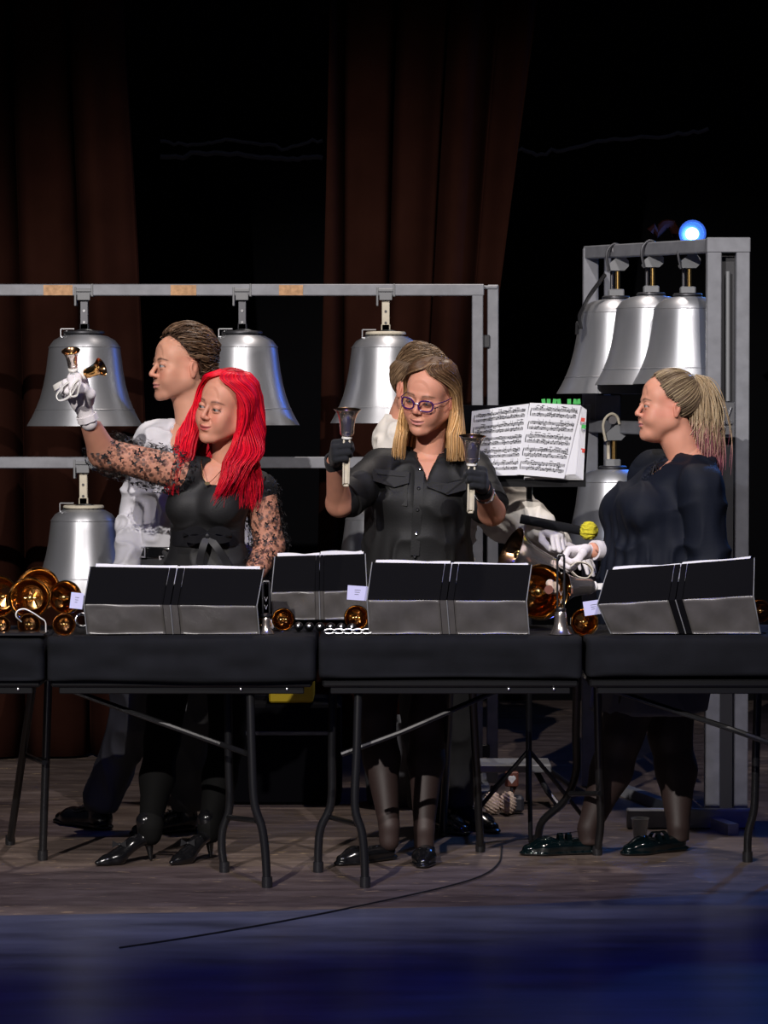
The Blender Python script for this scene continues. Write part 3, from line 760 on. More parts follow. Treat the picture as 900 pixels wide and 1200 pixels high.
def rack_bell(px, yp, Y, s, ytop, label, seed, hm='dark_steel'):
    p = at(px, yp, Y); r = thing('large_bell', label, 'bell', p, 'bells hanging in the right rack'); bell_body(r, s)
    k = Y / FPX; f = lambda x, y, dy=0: at(px + x, y, Y + dy)
    MB().lathe([(0, .004), (.05, .004), (.055, 0), (.055, -.006), (0, -.006)], 28, None, p).build('top_plate', MAT['dark_steel'], r, smooth=True)
    MB().box(f(0, yp - 3.5), (18 * k, .05, 11 * k), bev=.004).build('clamp_block', MAT['plate_grey'], r)
    MB().tube([f(2, yp - 5), f(2, yp - 34)], 3.0 * k, 12).build('brass_rod', MAT['brass'], r, smooth=True)
    MB().tube([f(-5, yp - 8, .01), f(-5, yp - 30, .01)], 2.0 * k, 10).build('side_rod', MAT[hm], r, smooth=True)
    MB().plate([f(-11, yp - 34, -.02), f(-7, yp - 40, -.02), f(4, yp - 49, -.02), f(9, yp - 49, -.02), f(15, yp - 42, -.02), f(15, yp - 36, -.02), f(10, yp - 31, -.02), f(-10, yp - 31, -.02)], (0, 1, 0), .014).build('hook_plate', MAT['plate_grey'], r)
    P = [f(-8, yp - 30, -.03), f(-11, yp - 46, -.03), f(-9, yp - 56, -.03), f(-2, yp - 62, -.03), f(5, yp - 59, -.03), f(8, yp - 50, -.03)]
    MB().tube(catmull(P, 6), 1.6 * k, 8).build('hook', MAT[hm], r, smooth=True)
    MB().lathe([(0, -.012), (5 * k, -.012), (5 * k, .02), (0, .02)], 16, frame((0, 1, 0)), f(0, yp - 55, -.01)).build('pulley', MAT['steel'], r, smooth=True)
    return r
rack_bell(722, 348, 11.2, 1.02, 285, 'aluminium bell hanging leftmost of three at the top of the right rack', 1)
rack_bell(763, 344, 10.92, .94, 283, 'aluminium bell in the middle of three at the top of the right rack', 2)
rack_bell(806, 345, 10.68, .90, 281, 'blue-lit aluminium bell beside the slotted post at the top of the right rack', 3)
rack_bell(718, 547, 11.15, .95, 490, 'aluminium bell hanging low in the right rack behind the woman with the ponytail', 4, 'beige')
P = [at(709, 322, 11.15), at(692, 345, 11.1), at(683, 362, 11.08), at(679, 372, 11.05), at(681, 385, 11.05), at(677, 378, 11.05), at(676, 392, 11.05)]
tag(MB().tube(catmull(P, 6), .008, 6).build('black_cord', MAT['black_plastic'], None, P[0], smooth=True), 'black cord hanging over the shoulder of the leftmost bell in the right rack', 'cord')
# ============================================================ tables
def cloth_block(x0, x1, y0, y1, z0, z1, seed):
    ns = 90; V = []; F = []; prof = []
    r = .022
    def arc(cy, cz, a0, a1, n, rr=r):
        return [(cy + rr * math.cos(a), cz + rr * math.sin(a)) for a in np.linspace(a0, a1, n)]
    def lin(a, b, n): return [(a[0] + (b[0] - a[0]) * t, a[1] + (b[1] - a[1]) * t) for t in np.linspace(0, 1, n + 2)[1:-1]]
    prof += arc(y1 - r, z1 - r, 0, math.pi / 2, 5) + lin((y1 - r, z1), (y0 + r, z1), 14) + arc(y0 + r, z1 - r, math.pi / 2, math.pi, 6) + lin((y0, z1 - r), (y0, z0 + .01), 12) + arc(y0 + .01, z0 + .01, math.pi, 1.5 * math.pi, 3, .01) + lin((y0 + .01, z0), (y1 - .01, z0), 6) + arc(y1 - .01, z0 + .01, -math.pi / 2, 0, 3, .01) + lin((y1, z0 + .01), (y1, z1 - r), 6)
    prof = np.array(prof); m = len(prof); cy, cz = (y0 + y1) / 2, (z0 + z1) / 2
    xs = np.concatenate([[x0, x0, x0 + .003, x0 + .012], np.linspace(x0 + .02, x1 - .02, ns), [x1 - .012, x1 - .003, x1, x1]])
    sh = [0.0, .85, .97, .995] + [1] * ns + [.995, .97, .85, 0.0]
    for i, x in enumerate(xs):
        for (y, z) in prof: V.append((x, cy + (y - cy) * (sh[i] if i not in (0, len(xs) - 1) else 0.0), cz + (z - cz) * (sh[i] if i not in (0, len(xs) - 1) else 0.0)))
    V = np.array(V)
    sx = 1 / (x1 - x0)
    n1 = vnoise(V * (2.2, 8, 7), 1.0, seed) - .5; n2 = vnoise(V * (7, 9, 26), 1.0, seed + 3) - .5
    u = (V[:, 0] - x0) * sx; ed = np.exp(-np.minimum(u, 1 - u) / .12)
    front = sstep(y0 + .05, y0, V[:, 1]); tp = sstep(z1 - .02, z1, V[:, 2])
    fold = np.sin(V[:, 0] * 26 + 20 * (V[:, 2] - z0) + 5 * n1) * ed
    V[:, 1] -= front * (.020 * n1 + .012 * n2 + .009 * fold) * (V[:, 2] > z0 + .004)
    V[:, 2] += tp * (.006 * n1 + .003 * n2) - (1 - sstep(z0, z0 + .03, V[:, 2])) * front * (.016 * n1)
    for i in range(len(xs) - 1):
        for k in range(m): F.append((i * m + k, (i + 1) * m + k, (i + 1) * m + (k + 1) % m, i * m + (k + 1) % m))
    return V, F
ZT = .789; Y0 = 8.985; Y1 = 9.50
def leg_tube(name, pts, par, r=.0135, m='black_leg'):
    MB().tube(catmull(pts, 5), r, 10).build(name, MAT[m], par, smooth=True)
def table(px0, px1, label, clabel, seed, legs, brace=None, bar=None, z0=.655):
    x0 = X(px0, 9.0); x1 = X(px1, 9.0)
    t = thing('folding_table', label, 'table', ((x0 + x1) / 2, 9.25, 0), 'folding tables in the front row')
    MB().box(((x0 + x1) / 2, (Y0 + Y1) / 2, .642), (x1 - x0 - .03, Y1 - Y0 - .02, .026), bev=.006).build('tabletop', MAT['black_leg'], t)
    for yy in (Y0 + .03, Y1 - .05): MB().box(((x0 + x1) / 2, yy, .622), (x1 - x0 - .08, .02, .03), bev=.003).build('apron_rail', MAT['black_leg'], t)
    for q in range(2):
        MB().ball((x0 + (x1 - x0) * (.72 + .17 * q), Y0 + .018, .622), (.006, .004, .006), 10, 6).build('rivet', MAT['steel'], t, smooth=True)
    for L in legs:
        f = onfloor(*L[-1]); f[2] = .012; yt = min(max(f[1], Y0 + .05), Y1 - .07); n = len(L) - 1; pts = []
        for i, (x, y) in enumerate(L[:-1]):
            Y = yt + (f[1] - yt) * max(0, (y - 795)) / (L[-1][1] - 795); p = at(x, y, Y)
            if i == 0: p[2] = .625
            pts.append(p)
        pts.append(f); leg_tube('leg', pts, t)
        MB().lathe([(0, -.012), (.0165, -.012), (.0175, 0), (.0165, .022), (.012, .022)], 14, None, f).build('foot_cap', MAT['black_plastic'], t, smooth=True)
    if bar:
        for (x0_, y0_, d0, x1_, y1_, d1) in bar:
            MB().tube([at(x0_, y0_, d0), at(x1_, y1_, d1)], .009, 8).build('crossbar', MAT['black_leg'], t, smooth=True)
    if brace:
        for P_ in brace: MB().tube([at(*q) for q in P_], .009, 8).build('brace', MAT['black_leg'], t, smooth=True)
    V, F = cloth_block(x0 + .003, x1 - .003, Y0 - .012, Y1 + .012, z0, ZT, seed)
    o = link_mesh('tablecloth', V, F, MAT['black_cloth'], None, ((x0 + x1) / 2, 9.25, ZT)); tag(o, clabel, 'tablecloth', 'black cloths on the front tables')
    return t
table(-240, 52, 'folding table at far left, cut by the photo edge, under the brass handbells', 'black padded cloth on the far left table under the brass handbells', 11,
      [[(-150, 800), (-150, 950), (-158, 975), (-160, 1022)], [(-120, 800), (-120, 950), (-112, 985), (-110, 1040)]], z0=.642)
table(53, 371, 'folding table in front of the red-haired woman, second from the left', 'black padded cloth on the table in front of the red-haired woman', 23,
      [[(40, 803), (12, 990)], [(57, 803), (50, 1008)], [(267, 802), (268, 890), (269, 945), (261, 972), (260, 995), (263, 1022)], [(293, 802), (295, 880), (298, 940), (307, 970), (311, 1000), (313, 1040)]],
      [[(75, 806, 9.1), (258, 872, 9.15), (292, 884, 9.05)]], [(28, 884, 9.7, 52, 894, 9.45), (268, 958, 9.25, 301, 962, 9.02)], z0=.648)
table(372, 684, 'folding table in front of the woman with glasses, in the middle of the row', 'black padded cloth on the middle table in front of the woman with glasses', 37,
      [[(390, 797), (389, 880), (388, 940), (376, 970), (373, 995), (373, 1022)], [(420, 797), (418, 880), (416, 945), (424, 975), (427, 1005), (428, 1040)], [(528, 797), (519, 980)], [(553, 797), (563, 998)]],
      [[(400, 884, 9.1), (470, 858, 9.12), (600, 802, 9.15)]], [(388, 958, 9.28, 418, 966, 9.02)], z0=.658)
table(686, 1010, 'folding table in front of the woman with the ponytail, at right', 'black padded cloth on the right table in front of the woman with the ponytail', 51,
      [[(676, 797), (675, 860), (675, 905), (662, 938), (636, 962), (630, 990)], [(700, 797), (702, 900), (704, 960), (700, 1002)], [(889, 797), (886, 880), (884, 945), (877, 975), (876, 1010)], [(905, 797), (906, 900), (908, 960), (916, 1030)]],
      [[(690, 800, 9.1), (850, 852, 9.15), (905, 872, 9.05)]], [(668, 930, 9.7, 703, 930, 9.5)], z0=.664)
# ============================================================ handbells
def handbell(c, axis, R_, label, group=None, handle='white', name='handbell', mat_='bronze', spin=0, up=(0, 0, 1), hl=.105, hw=.036, ztilt=None):
    """c = centre of the mouth; axis = direction the mouth opens"""
    axis = np.array(axis, float); axis /= np.linalg.norm(axis); M = frame(axis, up)
    if spin: M = M @ rotm('Z', spin)
    c = np.array(c, float); cr = c - axis * 2.0 * R_
    r = thing(name, label, 'bell', cr, group)
    T = lambda b: b.xf(M, cr)
    out = [(0, 0), (.34, 0), (.46, .05), (.51, .18), (.535, .5), (.565, .9), (.63, 1.3), (.75, 1.62), (.9, 1.86), (1.0, 1.97), (1.0, 2.0)]
    inn = [(1.0, 2.0), (.96, 1.98), (.84, 1.80), (.70, 1.58), (.585, 1.28), (.52, .9), (.48, .5), (.44, .2), (0, .12)]
    b = MB().lathe([(q * R_, z * R_) for q, z in out], 40).lathe([(q * R_, z * R_) for q, z in inn], 40, mi=1)
    b.lathe([(.50 * R_, .30 * R_), (.535 * R_, .32 * R_), (.54 * R_, .36 * R_), (.52 * R_, .38 * R_)], 40)
    T(b).build('casting', [MAT[mat_], MAT['bronze_in' if mat_ == 'bronze' else 'chrome_in']], r, smooth=True)
    T(MB().box((0, 0, R_ * 1.0), (R_ * .10, R_ * .05, R_ * 1.5), bev=R_ * .01).ball((0, 0, R_ * 1.62), R_ * .2, 14, 8).tube([(-R_ * .28, 0, R_ * 1.62), (R_ * .28, 0, R_ * 1.62)], R_ * .09, 10)).build('clapper', MAT['brass'], r, smooth=True)
    T(MB().lathe([(0, .0), (.014, .0), (.017, -.003), (.017, -.008), (.012, -.012), (0, -.012)], 24)).build('guard', MAT['black_plastic' if handle == 'black' else 'white_plastic'], r, smooth=True)
    if handle == 'white':
        P = [(0 + hw / 2 * math.sin(a) * (1 + .15 * math.cos(a)), 0, -.010 - hl * (1 - math.cos(a)) / 2) for a in np.linspace(0, 2 * math.pi, 30)[:-1]]
        T(MB().ribbon(P, (0, 1, 0), .019, .0035, close=True)).build('handle', MAT['white_plastic'], r, smooth=True)
    else:
        b = MB()
        for s in (-1, 1): b.box((s * hw * .3, 0, -.012 - hl / 2), (.006, .022, hl), bev=.002)
        b.lathe([(0, 0)] + [(.0, 0)], 3) if False else None
        b.tube([(-hw * .3, 0, -.012 - hl), (-hw * .2, 0, -.018 - hl), (hw * .2, 0, -.018 - hl), (hw * .3, 0, -.012 - hl)], .0045, 8)
        if handle != 'black': b.box((0, 0, -.012 - hl / 2), (hw * .6, .012, hl), bev=.003)
        T(b).build('handle', MAT[handle if handle in MAT else 'black_plastic'], r, smooth=True)
        if handle == 'black':
            mk = MB()
            for z in (-.04, -.065):
                for s in (-1, 1): mk.bar((s * .0045, -.0112, z), (0, -.0112, z + .014), .0018, .0006)
            T(mk).build('letter_mark', MAT['paper'], r)
    return r
GL = 'brass handbells lying at the far left end of the table'
def lie(px, py, Y, R_, label, group, tilt=(0, 0, 0), **kw):
    return handbell(at(px, py, Y), (tilt[0], -1, tilt[1]), R_, label, group, **kw)
lie(-4, 699, 9.22, 25.5 / 364, 'big brass handbell cut by the left photo edge, mouth facing the viewer', GL, (-.1, .08))
lie(34, 701, 9.20, 24.5 / 364, 'big brass handbell facing forward, in front of another big one at left', GL, (0, .06))
lie(45, 690, 9.42, 25.5 / 356, 'big brass handbell behind and above the others, partly hidden', GL, (0.05, .12))
lie(77, 700, 9.30, 20 / 361, 'brass handbell turned to the right, with the small pale card in front of it', GL, (.45, .10), mat_='bronze')
lie(1, 733, 9.03, 11.5 / 372, 'small dark-mouthed handbell at the very left edge of the front row', GL, (.1, .02), mat_='gold_chrome')
lie(34, 732, 9.04, 14 / 372, 'small handbell lying in the middle of the left front row', GL, (.1, .02), mat_='gold_chrome')
lie(75, 732, 9.04, 14 / 372, 'small handbell lying rightmost in the left front row, beside the folder', GL, (.12, .02), mat_='gold_chrome')
def lstrap(label, pts, side, w, m='white_plastic', name='bell_strap'):
    P = catmull([at(*q) for q in pts], 6); return tag(MB().ribbon(P, side, w, .003).build(name, MAT[m], None, P[0], smooth=True), label, 'strap')
lstrap('white looped bell strap lying over the small handbells at left', [(24, 728, 9.02), (19, 722, 9.0), (21, 716, 9.0), (29, 714, 9.0), (38, 718, 9.0), (47, 724, 9.01), (53, 729, 9.02), (54, 740, 9.03)], (0, -1, .3), .012)
tag(MB().lathe([(.020 * math.cos(0) + .005 * math.cos(a), .005 * math.sin(a)) for a in np.linspace(0, 6.283, 11)], 32, frame((.2, -1, .1)), at(96, 727, 9.12)).build('steel_ring', MAT['steel'], None, at(96, 727, 9.12), smooth=True), 'steel handle ring beside the left edge of the open folder', 'ring')
p = at(20, 748, 8.99); tag(MB().box((p[0], 9.03, ZT + .008), (.175, .13, .008), bev=.003).build('tablet', MAT['black_plastic'], None, (p[0], 9.03, ZT)), 'thin dark tablet lying under the handbells at far left', 'tablet')
def card(px, py, Y, w, h, rot, label, m='lilac_card'):
    c = at(px, py, Y); r = thing('note_card', label, 'card', c, 'small pale note cards'); M = rotm('Y', R(rot)) @ rotm('X', R(-12))
    MB().box(c, (w, .001, h), M).build('card_sheet', MAT[m], r)
    bb = MB()
    for k, z in enumerate((.2, .05, -.1)): bb.box(c + M @ np.array((-.02 * w * k, -.0012, z * h)), (w * (.3 - .05 * k), .0004, .0012), M)
    bb.build('written_line', MAT['ink'], r)
    return r
card(90, 704, 9.05, 15 / 371, 19 / 371, 6, 'small pale card leaning against the brass handbell beside the left folder')
card(419, 695, 9.15, 24 / 367, 17 / 367, 4, 'small pale card standing left of the middle folder')
card(696, 712, 9.1, 24 / 369, 17 / 369, -8, 'small pale card standing left of the right folder')
# standing bells with black rigid handles
def standing(px, pyb, Y, R_, label, hl=.10, mat_='gold_chrome', Z=None):
    c = at(px, pyb, Y); c[2] = ZT + .003
    return handbell(c, (0, 0.0, -1), R_, label, 'handbells standing on their mouths with upright black handles', handle='black', mat_=mat_, hl=hl, up=(0, 1, 0))
standing(312, 745, 9.08, .026, 'small handbell standing on its mouth beside the folder of the red-haired woman', .095)
standing(657, 745, 9.06, .036, 'handbell standing on its mouth between the middle and right folders', .16)
lie(304, 733, 9.30, 9 / 362, 'tiny brass handbell behind the standing bell beside the left folder', None, (-.8, .02))
lie(332, 726, 9.2, 13.5 / 365, 'small brass handbell lying mouth forward between the left folder and the black-knobbed bells', None, (.1, .05))
lie(418, 724, 9.2, 15 / 365, 'small brass handbell lying behind the left edge of the middle folder', None, (.1, .05))
lie(634, 694, 9.32, 33 / 361, 'large brass bell lying between the middle and right folders', None, (.25, .05))
lie(685, 729, 9.12, 16.5 / 368, 'small brass handbell lying mouth forward left of the right folder', None, (.1, .05))
handbell(at(662, 688, 9.36), (-1, -.35, 0), 18 / 360, 'polished bell lying sideways behind the standing bell, near the gloved hand', None, mat_='gold_chrome', up=(0, 0, 1))
handbell(at(890, 716, 9.1), (-.3, -1, 0.05), 14 / 369, 'small bell at the right photo edge beside the right folder', None, mat_='gold_chrome')
c = at(649, 689, 9.13)
tag(MB().lathe([(0, -.016), (.016, -.014), (.021, 0), (.016, .02), (0, .024)], 20, frame((.1, -1, .1)), c).ball(c + (-.012, -.004, .014), .014, 12, 8).build('clapper_head', MAT['yarn_beige'], None, c, smooth=True), 'beige felt clapper head in front of the large brass bell between the folders', 'mallet head')
c = at(643, 691, 9.1)
tag(MB().lathe([(0, -.012), (.013, -.012), (.014, 0), (.014, .004), (0, .004)], 18, frame((.1, -1, .1)), c).build('wooden_cap', MAT['wood_brown'], None, c, smooth=True), 'dark red-brown wooden cap in front of the large brass bell', 'cap')
# row of black-knobbed small bells with chrome links
kg = 'small black-knobbed bells in a row beside the middle folder'
for i in range(6):
    px = 350 + i * 12.5; c = at(px, 734 + .3 * i, 9.16); c[2] = max(c[2], ZT + .014)
    t = thing('knob_bell', ['leftmost', 'second', 'third', 'fourth', 'fifth', 'rightmost'][i] + (' from the left' if 0 < i < 5 else '') + ' of the small black-knobbed bells beside the middle folder', 'bell', (c[0], c[1], ZT), kg)
    MB().lathe([(0, -.016), (.013, -.014), (.015, 0), (.012, .012), (.007, .018), (0, .019)], 18, frame((0, -1, .12)), c).build('knob', MAT['black_leg'], t, smooth=True)
    MB().lathe([(0, .0), (.004, .0), (.005, -.004), (0, -.006)], 10, frame((0, 1, 0)), c + (0, -.019, .002)).build('chrome_tip', MAT['steel'], t, smooth=True)
    MB().tube([c + (0, .012, 0), c + (0, .06, -.002)], .006, 10).build('stem', MAT['steel'], t, smooth=True)
for i in range(5):
    px = 386 + i * 11; c = at(px, 741 + i * .6, 9.05); c[2] = ZT + .012
    P = [c + np.array((.016 * math.cos(a), 0, .007 * math.sin(a))) for a in np.linspace(0, 6.283, 19)[:-1]]
    tag(MB().tube(P, .003, 8, close=True).build('chrome_link', MAT['steel'], None, c, smooth=True), ['leftmost', 'second', 'third', 'fourth', 'rightmost'][i] + ' of the chrome chain links lying in front of the black-knobbed bells', 'chain link', 'chrome links in front of the black-knobbed bells')
# ============================================================ folders
def folder(TL, TR, CL, CR, BL, BR, Yt, Yc, Yb, label, mats=('folder_top', 'folder_vinyl'), pages=True, seed=0):
    q = lambda p, Y: at(p[0], p[1], Y)
    tl, tr, cl, cr, bl, br = q(TL, Yt), q(TR, Yt), q(CL, Yc), q(CR, Yc), q(BL, Yb), q(BR, Yb)
    bl[2] = br[2] = max(ZT + .004, (bl[2] + br[2]) / 2)
    r = thing('music_folder', label, 'folder', ((bl + br) / 2) * (1, 1, 0) + (0, 0, ZT), 'black music folders standing on the tables')
    mid = lambda a, b, t: a + (b - a) * t
    def panel(name, a, b, c, d, m, puff):
        # a,b top; c,d bottom (left,right), gridded so the vinyl can sag a little
        n, k = 22, 10; V = []; F = []; nr = np.cross(b - a, c - a); nr /= np.linalg.norm(nr); nr = nr if nr[1] > 0 else -nr
        rg = np.random.default_rng(seed + int(puff * 1e5)); ph = rg.random(4) * 6
        for s in (0, 1):
            for j in range(k + 1):
                for i in range(n + 1):
                    u, v = i / n, j / k; p = mid(mid(a, b, u), mid(c, d, u), v)
                    w = puff * (math.sin(u * 6 + ph[0] + v * 2.5) * .6 + math.sin(u * 13 + ph[1] - v * 4) * .3) * math.sin(math.pi * v) ** .5
                    V.append(p + nr * (w + s * .004))
        N_ = (n + 1) * (k + 1)
        for s in (0, 1):
            for j in range(k):
                for i in range(n):
                    e = s * N_ + j * (n + 1) + i; f_ = [e, e + n + 1, e + n + 2, e + 1]; F.append(f_ if s == 0 else f_[::-1])
        for j in range(k):
            for i in (0, n): e = j * (n + 1) + i; F.append([e, e + N_, e + N_ + n + 1, e + n + 1])
        for i in range(n):
            for j in (0, k): e = j * (n + 1) + i; F.append([e, e + 1, e + 1 + N_, e + N_])
        link_mesh(name, V, F, MAT[m], r)
    for (u0, u1) in ((0, .455), (.545, 1)):
        panel('cover_flap', mid(tl, tr, u0), mid(tl, tr, u1), mid(cl, cr, u0), mid(cl, cr, u1), mats[0], .0012)
        panel('vinyl_flap', mid(cl, cr, u0), mid(cl, cr, u1), mid(bl, br, u0), mid(bl, br, u1), mats[1], .0065)
    sp = MB()
    for (u0, u1) in ((.458, .497), (.503, .542)):
        for A_, B2, C2, D2 in ((mid(tl, tr, u0), mid(tl, tr, u1), mid(cl, cr, u1), mid(cl, cr, u0)), (mid(cl, cr, u0), mid(cl, cr, u1), mid(bl, br, u1), mid(bl, br, u0))):
            n_ = np.cross(B2 - A_, D2 - A_); sp.plate([A_, B2, C2, D2], n_ if n_[1] > 0 else -n_, .004, mi=0 if A_[2] > (cl[2] + .01) else 1)
    sp.build('spine', [MAT[mats[0]], MAT[mats[1]]], r)
    for pp_ in ([tl, cl, bl], [tr, cr, br], [mid(cl, cr, .5) + (0, -.003, 0), mid(bl, br, .5) + (0, -.003, 0)]): MB().tube(pp_, .0018, 6).build('piping', MAT['plate_grey'], r, smooth=True)
    # support boards behind so the folder really stands
    back = MB().plate([mid(tl, tr, .1) + (0, .006, -.01), mid(tl, tr, .9) + (0, .006, -.01), np.array((mid(tl, tr, .9)[0], Yt + .10, ZT + .003)), np.array((mid(tl, tr, .1)[0], Yt + .10, ZT + .003))], (0, 1, 0), .003)
    back.build('back_rest', MAT[mats[0]], r)
    if pages:
        rg = np.random.default_rng(seed)
        for (u0, u1) in ((.03, .49), (.505, .97)):
            for k in range(5):
                up_ = (tl - cl) / np.linalg.norm(tl - cl); bk = np.cross(tr - tl, up_); bk /= np.linalg.norm(bk); bk = bk if bk[1] > 0 else -bk
                a = mid(tl, tr, u0 + rg.uniform(-.01, .01)) + bk * (.0075 + .0017 * k); b = mid(tl, tr, u1 + rg.uniform(-.015, .01)) + bk * (.0075 + .0017 * k)
                h0, h1 = rg.uniform(.006, .020, 2); 
                P = []
                for t in np.linspace(0, 1, 9): P.append(mid(a, b, t) + up_ * (h0 + (h1 - h0) * t + .003 * math.sin(t * 5 + k)))
                dn = (cl - tl) * .5
                V = [p for p in P] + [p + dn for p in P] + [p + (0, .001, 0) for p in P] + [p + dn + (0, .001, 0) for p in P]
                F = []
                for i in range(8): F += [[i, i + 9, i + 10, i + 1], [i + 18, i + 19, i + 28, i + 27], [i, i + 1, i + 19, i + 18]]
                link_mesh('page', V, F, MAT['paper'], r, smooth=False)
    return r
folder((106, 664), (309, 667), (98, 708), (301, 710), (102, 749), (304, 747), 9.12, 9.02, 9.05, 'open black music folder in front of the red-haired woman', seed=1)
folder((322, 652), (428, 649), (318, 694), (430, 692), (320, 726), (430, 726), 9.46, 9.38, 9.40, 'black music folder set back between the red-haired woman and the woman with glasses', seed=2)
folder((436, 659), (623, 662), (430, 703), (617, 704), (433, 747), (620, 746), 9.13, 9.02, 9.05, 'open black music folder in front of the woman with glasses', seed=3)
folder((712, 668), (884, 654), (700, 708), (883, 698), (716, 745), (891, 740), 9.13, 9.03, 9.06, 'open black music folder in front of the woman with the ponytail', seed=4)
# ============================================================ music stand with open score
YS = 10.02
ms = thing('music_stand', 'black music stand holding an open score behind the raised bell', 'music stand', (X(622, YS), YS + .1, 0))
a, b, c, d = at(541, 475, YS + .05), at(692, 475, YS + .05), at(686, 562, YS - .02), at(530, 562, YS - .02)
MB().plate([a, b, c, d], (0, 1, .2), .004).build('desk', MAT['black_wall'], ms)
MB().bar(d + (0, -.02, 0), c + (0, -.02, 0), .01, .05).build('ledge', MAT['black_leg'], ms)
fp = (X(622, YS), YS + .10)
MB().tube([(fp[0], fp[1], .12), (fp[0], fp[1], at(0, 540, YS)[2])], .011, 10).tube([(fp[0], fp[1], at(0, 540, YS)[2]), (fp[0], YS + .02, at(0, 525, YS)[2])], .012, 8).build('pole', MAT['black_leg'], ms, smooth=True)
for k in range(3):
    a_ = k * 2.094 + .5; MB().tube(catmull([(fp[0], fp[1], .30), (fp[0] + .12 * math.cos(a_), fp[1] + .12 * math.sin(a_), .17), (fp[0] + .26 * math.cos(a_), fp[1] + .26 * math.sin(a_), .012)], 5), .008, 8).build('leg', MAT['black_leg'], ms, smooth=True)
def score_page(TL, TR, BR, BL, Yo, par, seed, notes=True, rows=5, name='page'):
    tl, tr, br, bl = at(*TL, YS - .0 + Yo + .03), at(*TR, YS + Yo + .03), at(*BR, YS + Yo - .04), at(*BL, YS + Yo - .04)
    n = 14; V = []; F = []
    nr = np.array((0, -1, .1))
    def S(u, v, off=0.0):
        p = (tl * (1 - u) + tr * u) * (1 - v) + (bl * (1 - u) + br * u) * v
        return p + nr * (.006 * math.sin(math.pi * u) + .002 * math.sin(v * 5 + u * 3) + off)
    for s in (0, 1):
        for j in range(n + 1):
            for i in range(n + 1): V.append(S(i / n, j / n, -s * .0006))
    N_ = (n + 1) ** 2
    for s in (0, 1):
        for j in range(n):
            for i in range(n):
                e = s * N_ + j * (n + 1) + i; q = [e, e + n + 1, e + n + 2, e + 1]; F.append(q if s == 0 else q[::-1])
    pg = link_mesh(name, V, F, MAT['paper'], par)
    if notes:
        rg = np.random.default_rng(seed); b = MB()
        for row in range(rows):
            for stv in (0, 1):
                v0 = .07 + row * .185 + stv * .075
                for l_ in range(5):
                    v = v0 + l_ * .0085
                    b.ribbon([S(u, v, .0006) for u in np.linspace(.08, .95, 7)], (0, 0, 1), .0009, .0002)
                for u in np.arange(.13, .94, .032):
                    if rg.random() < .8:
                        v = v0 + rg.uniform(-.01, .04); p = S(u, v, .0008)
                        b.box(p, (.0042, .0003, .0032)); h = rg.choice([-1, 1]) * .011
                        b.box(p + (.002 * np.sign(h), 0, h / 2), (.0008, .0003, abs(h)))
                        if rg.random() < .35: b.box(S(u + .012, v - .03, .0008), (.010, .0003, .0022))
                for u in (.08, .3, .52, .74, .95): b.ribbon([S(u, v0, .0007), S(u, v0 + .034, .0007)], (1, 0, 0), .0009, .0002)
            b.ribbon([S(.055, .07 + row * .185, .0007), S(.045, .07 + row * .185 + .055, .0007), S(.055, .07 + row * .185 + .11, .0007)], (1, 0, 0), .003, .0003)
        b.build('music_print', MAT['ink'], pg)
    return pg
sb = thing('music_score', 'open sheet music with coloured page tabs on the black stand', 'sheet music', at(620, 560, YS - .03))
for k in range(6):
    score_page((622 + k * .8, 475 + k), (682 + k * 1.1, 476 + k * .8), (676 + k * 1.5 - (5 - k) * .2, 556 + k * 1.3), (614, 560 + k * .4), -.012 - (5 - k) * .0035, sb, k, notes=False)
score_page((621, 472), (681, 475), (661, 561), (605, 556), -.04, sb, 20)
score_page((553, 482), (620, 473), (608, 557), (548, 558), -.03, sb, 21)
tg = MB(); tr_ = MB()
for i, x in enumerate((637, 643, 650, 655, 667, 674, 678)): tg.box(at(x, 470.5, YS - .005), (.013, .001, .018), rotm('Y', R(8 * (i % 3 - 1))))
for i, (x, y) in enumerate(((683, 492), (684, 500), (683, 528), (681, 540), (678, 549))): (tg if i == 1 else tr_).box(at(x, y, YS - .03), (.014, .001, .014), rotm('Y', R(10)))
tg.build('green_tab', MAT['green_tab'], sb); tr_.build('red_tab', MAT['red_tab'], sb)
# ============================================================ things on the floor and behind
p = at(341, 823, 10.9)
yb = thing('yellow_crate', 'flat yellow case seen under the table between the red-haired woman and the woman with glasses', 'case', (p[0], 11.0, p[2] - .01))
MB().box((p[0], 11.05, p[2] + .045), (.168, .30, .095), bev=.006).build('case_body', MAT['yellow'], yb)
MB().box((p[0], 10.897, p[2] + .07), (.06, .006, .012), bev=.002).build('case_handle', MAT['yellow'], yb)
bx = thing('equipment_trunk', 'low black equipment trunk on the floor carrying the yellow case', 'trunk', (p[0], 11.05, 0))
MB().box((p[0] - .02, 11.1, (p[2] - .008) / 2), (.42, .42, p[2] - .008), bev=.012).build('trunk_body', MAT['black_wall'], bx)
MB().box((p[0] - .02, 10.888, p[2] * .7), (.38, .006, .015), bev=.002).build('edge_trim', MAT['dark_steel'], bx)
f = onfloor(470, 950); tb = thing('plastic_tub', 'round dark grey tub standing on the floor behind the woman with glasses', 'tub', (f[0], 10.95, 0))
MB().lathe([(0, .003), (.125, .003), (.13, .01), (.15, .30), (.158, .31), (.158, .325), (.148, .325), (.125, .02), (0, .02)], 40, None, (f[0], 10.95, 0)).build('tub_wall', MAT['tub_grey'], tb, smooth=True)
